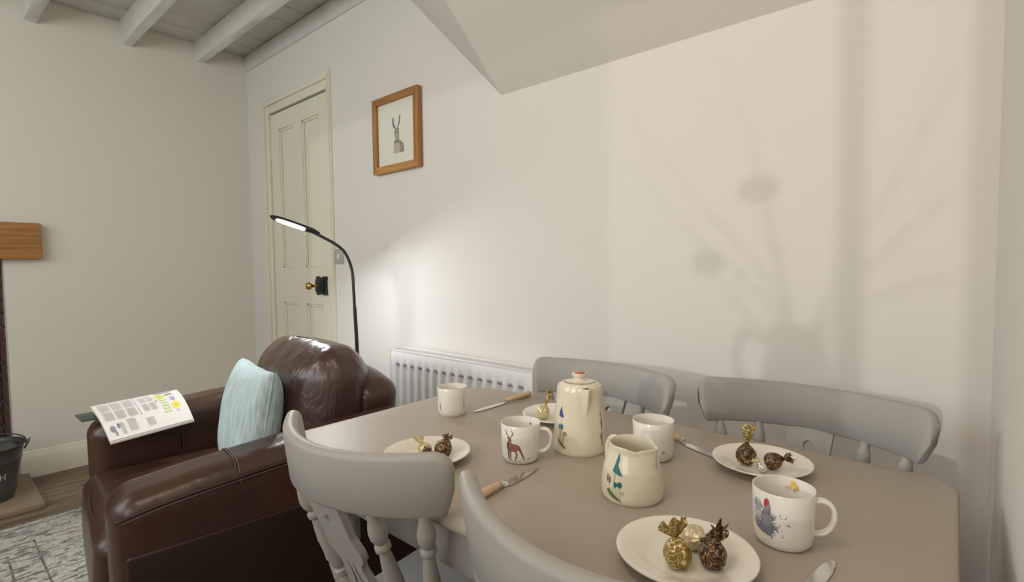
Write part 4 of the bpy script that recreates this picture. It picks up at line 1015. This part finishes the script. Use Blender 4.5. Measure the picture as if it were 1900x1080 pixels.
# ================================================================== BUCKET, RUG
BX, BY = -3.40, .155
bk = thing('metal_bucket', 'dark grey metal bucket with a white letter on the hearth', 'bucket', (BX, BY, .03)); bk.scale = (1, 1, .95)
def bprof(z): return .098 + (.142 - .098) * (z / .265)
bm = bmesh.new()
pr = [(0, .006), (.094, .006), (.098, 0)] + [(bprof(z), z) for z in (.004, .03)] + [(bprof(.058) + .003, .056), (bprof(.062), .062), (bprof(.19), .19), (bprof(.197) + .003, .197), (bprof(.203), .203), (bprof(.258), .258), (.146, .261), (.149, .266), (.146, .271), (.141, .268), (bprof(.25) - .003, .25), (.096, .01), (0, .01)]
lathe(bm, pr, 64); finish('bucket_body', bm, 'grey_bucket', bk, auto=60)
bm = bmesh.new(); lathe(bm, [(0, .240), (bprof(.24) - .004, .240), (bprof(.244) - .004, .246), (.09, .262), (.03, .27), (0, .27)], 48); finish('bucket_lid', bm, 'grey_bucket', bk)
d_, r_ = frame_at(BX, BY)
hd = (r_ * .95 + d_ * .25).normalized(); hn = Vector((-hd.y, hd.x, 0)); hz_ = []
for i in range(25):
    a = PI * i / 24; hz_.append(hd * .149 * math.cos(a) - hn * .0 + Vector((0, 0, .262)) + (hn * .135 + Vector((0, 0, .03))) * math.sin(a))
bm = bmesh.new(); tube(bm, hz_, .0032, 8); finish('bail_handle', bm, 'grey_bucket', bk)
for s in (1, -1):
    bm = bmesh.new(); tube(bm, [hd * s * .143 + Vector((0, 0, .235)), hd * s * .158 + Vector((0, 0, .262)), hd * s * .166 + Vector((0, 0, .285)), hd * s * .150 + Vector((0, 0, .268))], .004, 8); finish('handle_ear', bm, 'grey_bucket', bk)
def bsurf(u, v): 
    a = u / .12; R0 = bprof(v) + .0008; p = (d_ * math.cos(a) + r_ * math.sin(a)) * R0; return (p.x, p.y, v)
wc = (.78, .78, .75); h0_, z0_, hh_, hw_, st_ = .050, .116, .026, .022, .0035
ink('lettering', bk, [('rect', h0_, h0_ + st_, z0_, z0_ + hh_, wc), ('rect', h0_ + hw_ - st_, h0_ + hw_, z0_, z0_ + hh_, wc), ('rect', h0_, h0_ + hw_, z0_ + hh_ * .44, z0_ + hh_ * .56, wc)] + [('rect', h0_ + q - .002, h0_ + q + st_ + .002, z0_ + r, z0_ + r + .0022, wc) for q in (0, hw_ - st_) for r in (0, hh_ - .0022)], .0008, bsurf)

RGX0, RGX1, RGY0, RGY1 = -3.03, -1.45, -1.25, .485
rg = thing('area_rug', 'faded cream and grey patterned rug under the armchair', 'rug', ((RGX0 + RGX1) / 2, (RGY0 + RGY1) / 2, 0))
gx, gy_ = (RGX1 - RGX0) / 2, (RGY1 - RGY0) / 2
boxo('rug_pile', M['rug'], rg, -gx, gx, -gy_, gy_, 0, .009, .003)
for k, ins in enumerate((.0, .045, .225, .31, .40)):
    bm = bmesh.new(); tw = .007 if k else .008
    a, b = gx - ins, gy_ - ins
    for q in ((-a, a, -b, -b + tw), (-a, a, b - tw, b), (-a, -a + tw, -b, b), (a - tw, a, -b, b)): box(bm, *q, .004, .0098)
    finish('border_line', bm, 'rug_line', rg, smooth=False)

# vase with twigs on the sill behind the camera (throws the soft branch shadow on the wall)
VX, VY, VZ = -.32, SW - .028, WZ0
vs = thing('flower_jug', 'white jug of bare twigs and flowers on the window sill', 'jug', (VX, VY, VZ))
boxo('window_sill', M['white_wood'], None, -2.95, .05, SW - .1, SW + .09, WZ0 - .03, WZ0, .004)
struct([o for o in C.objects if o.name == 'window_sill'][0])
bm = bmesh.new(); lathe(bm, [(0, 0), (.055, 0), (.075, .06), (.085, .13), (.088, .20), (.070, .30), (.068, .34), (.062, .34), (.062, .30), (.08, .2), (.05, .02), (0, .02)], 40, (0, .02, 0)); finish('jug_body', bm, 'ceramic', vs)
bm = bmesh.new(); tube(bm, spline([(-.075, .02, .30), (-.13, .02, .32), (-.155, .02, .25), (-.13, .02, .17), (-.086, .02, .13)], 6), .012, 10); finish('jug_handle', bm, 'ceramic', vs)
rn = random.Random(21)
def twig(pts, r=.0045):
    bm = bmesh.new(); P = spline([(a, .02 + c, b) for a, b, c in pts], 6); n = len(P); tube(bm, P, [r * (1.1 - .7 * i / n) for i in range(n)], 6)
    for i in range(6, n, 2):
        p = P[i]; bmesh.ops.create_icosphere(bm, subdivisions=1, radius=rn.uniform(.006, .011), matrix=Matrix.Translation(p + Vector((rn.uniform(-.012, .012), 0, rn.uniform(-.01, .01)))))
    finish('twig', bm, 'oak', vs)
for p in ([(0, .3, 0), (-.10, .50, .01), (-.28, .72, .0), (-.48, .98, .0)], [(0, .3, 0), (-.14, .48, .0), (-.30, .62, 0), (-.46, .82, 0)],
          [(0, .3, 0), (-.05, .55, 0), (-.12, .85, 0), (-.2, 1.1, 0)], [(0.02, .3, 0), (.10, .5, 0), (.21, .72, 0), (.34, 1.0, 0)], [(0.02, .3, 0), (.12, .45, 0), (.24, .60, 0), (.36, .72, 0)], [(0.02, .3, 0), (.14, .40, 0), (.26, .47, 0), (.37, .48, 0)]): twig(p)
for a, b, r in ((-.10, .72, .055), (-.24, .52, .05)):
    bm = bmesh.new()
    for k in range(9):
        an = k * 2 * PI / 9; bmesh.ops.create_icosphere(bm, subdivisions=2, radius=r * .42, matrix=Matrix.Translation((a + r * .6 * math.cos(an), .02, b + r * .6 * math.sin(an) * .7)) @ Matrix.Diagonal((1, .5, .8, 1)))
    finish('flower_head', bm, 'red', vs); twig([(0, .3, 0), (a * .5, b * .6 + .05, 0), (a, b, 0)], .004)
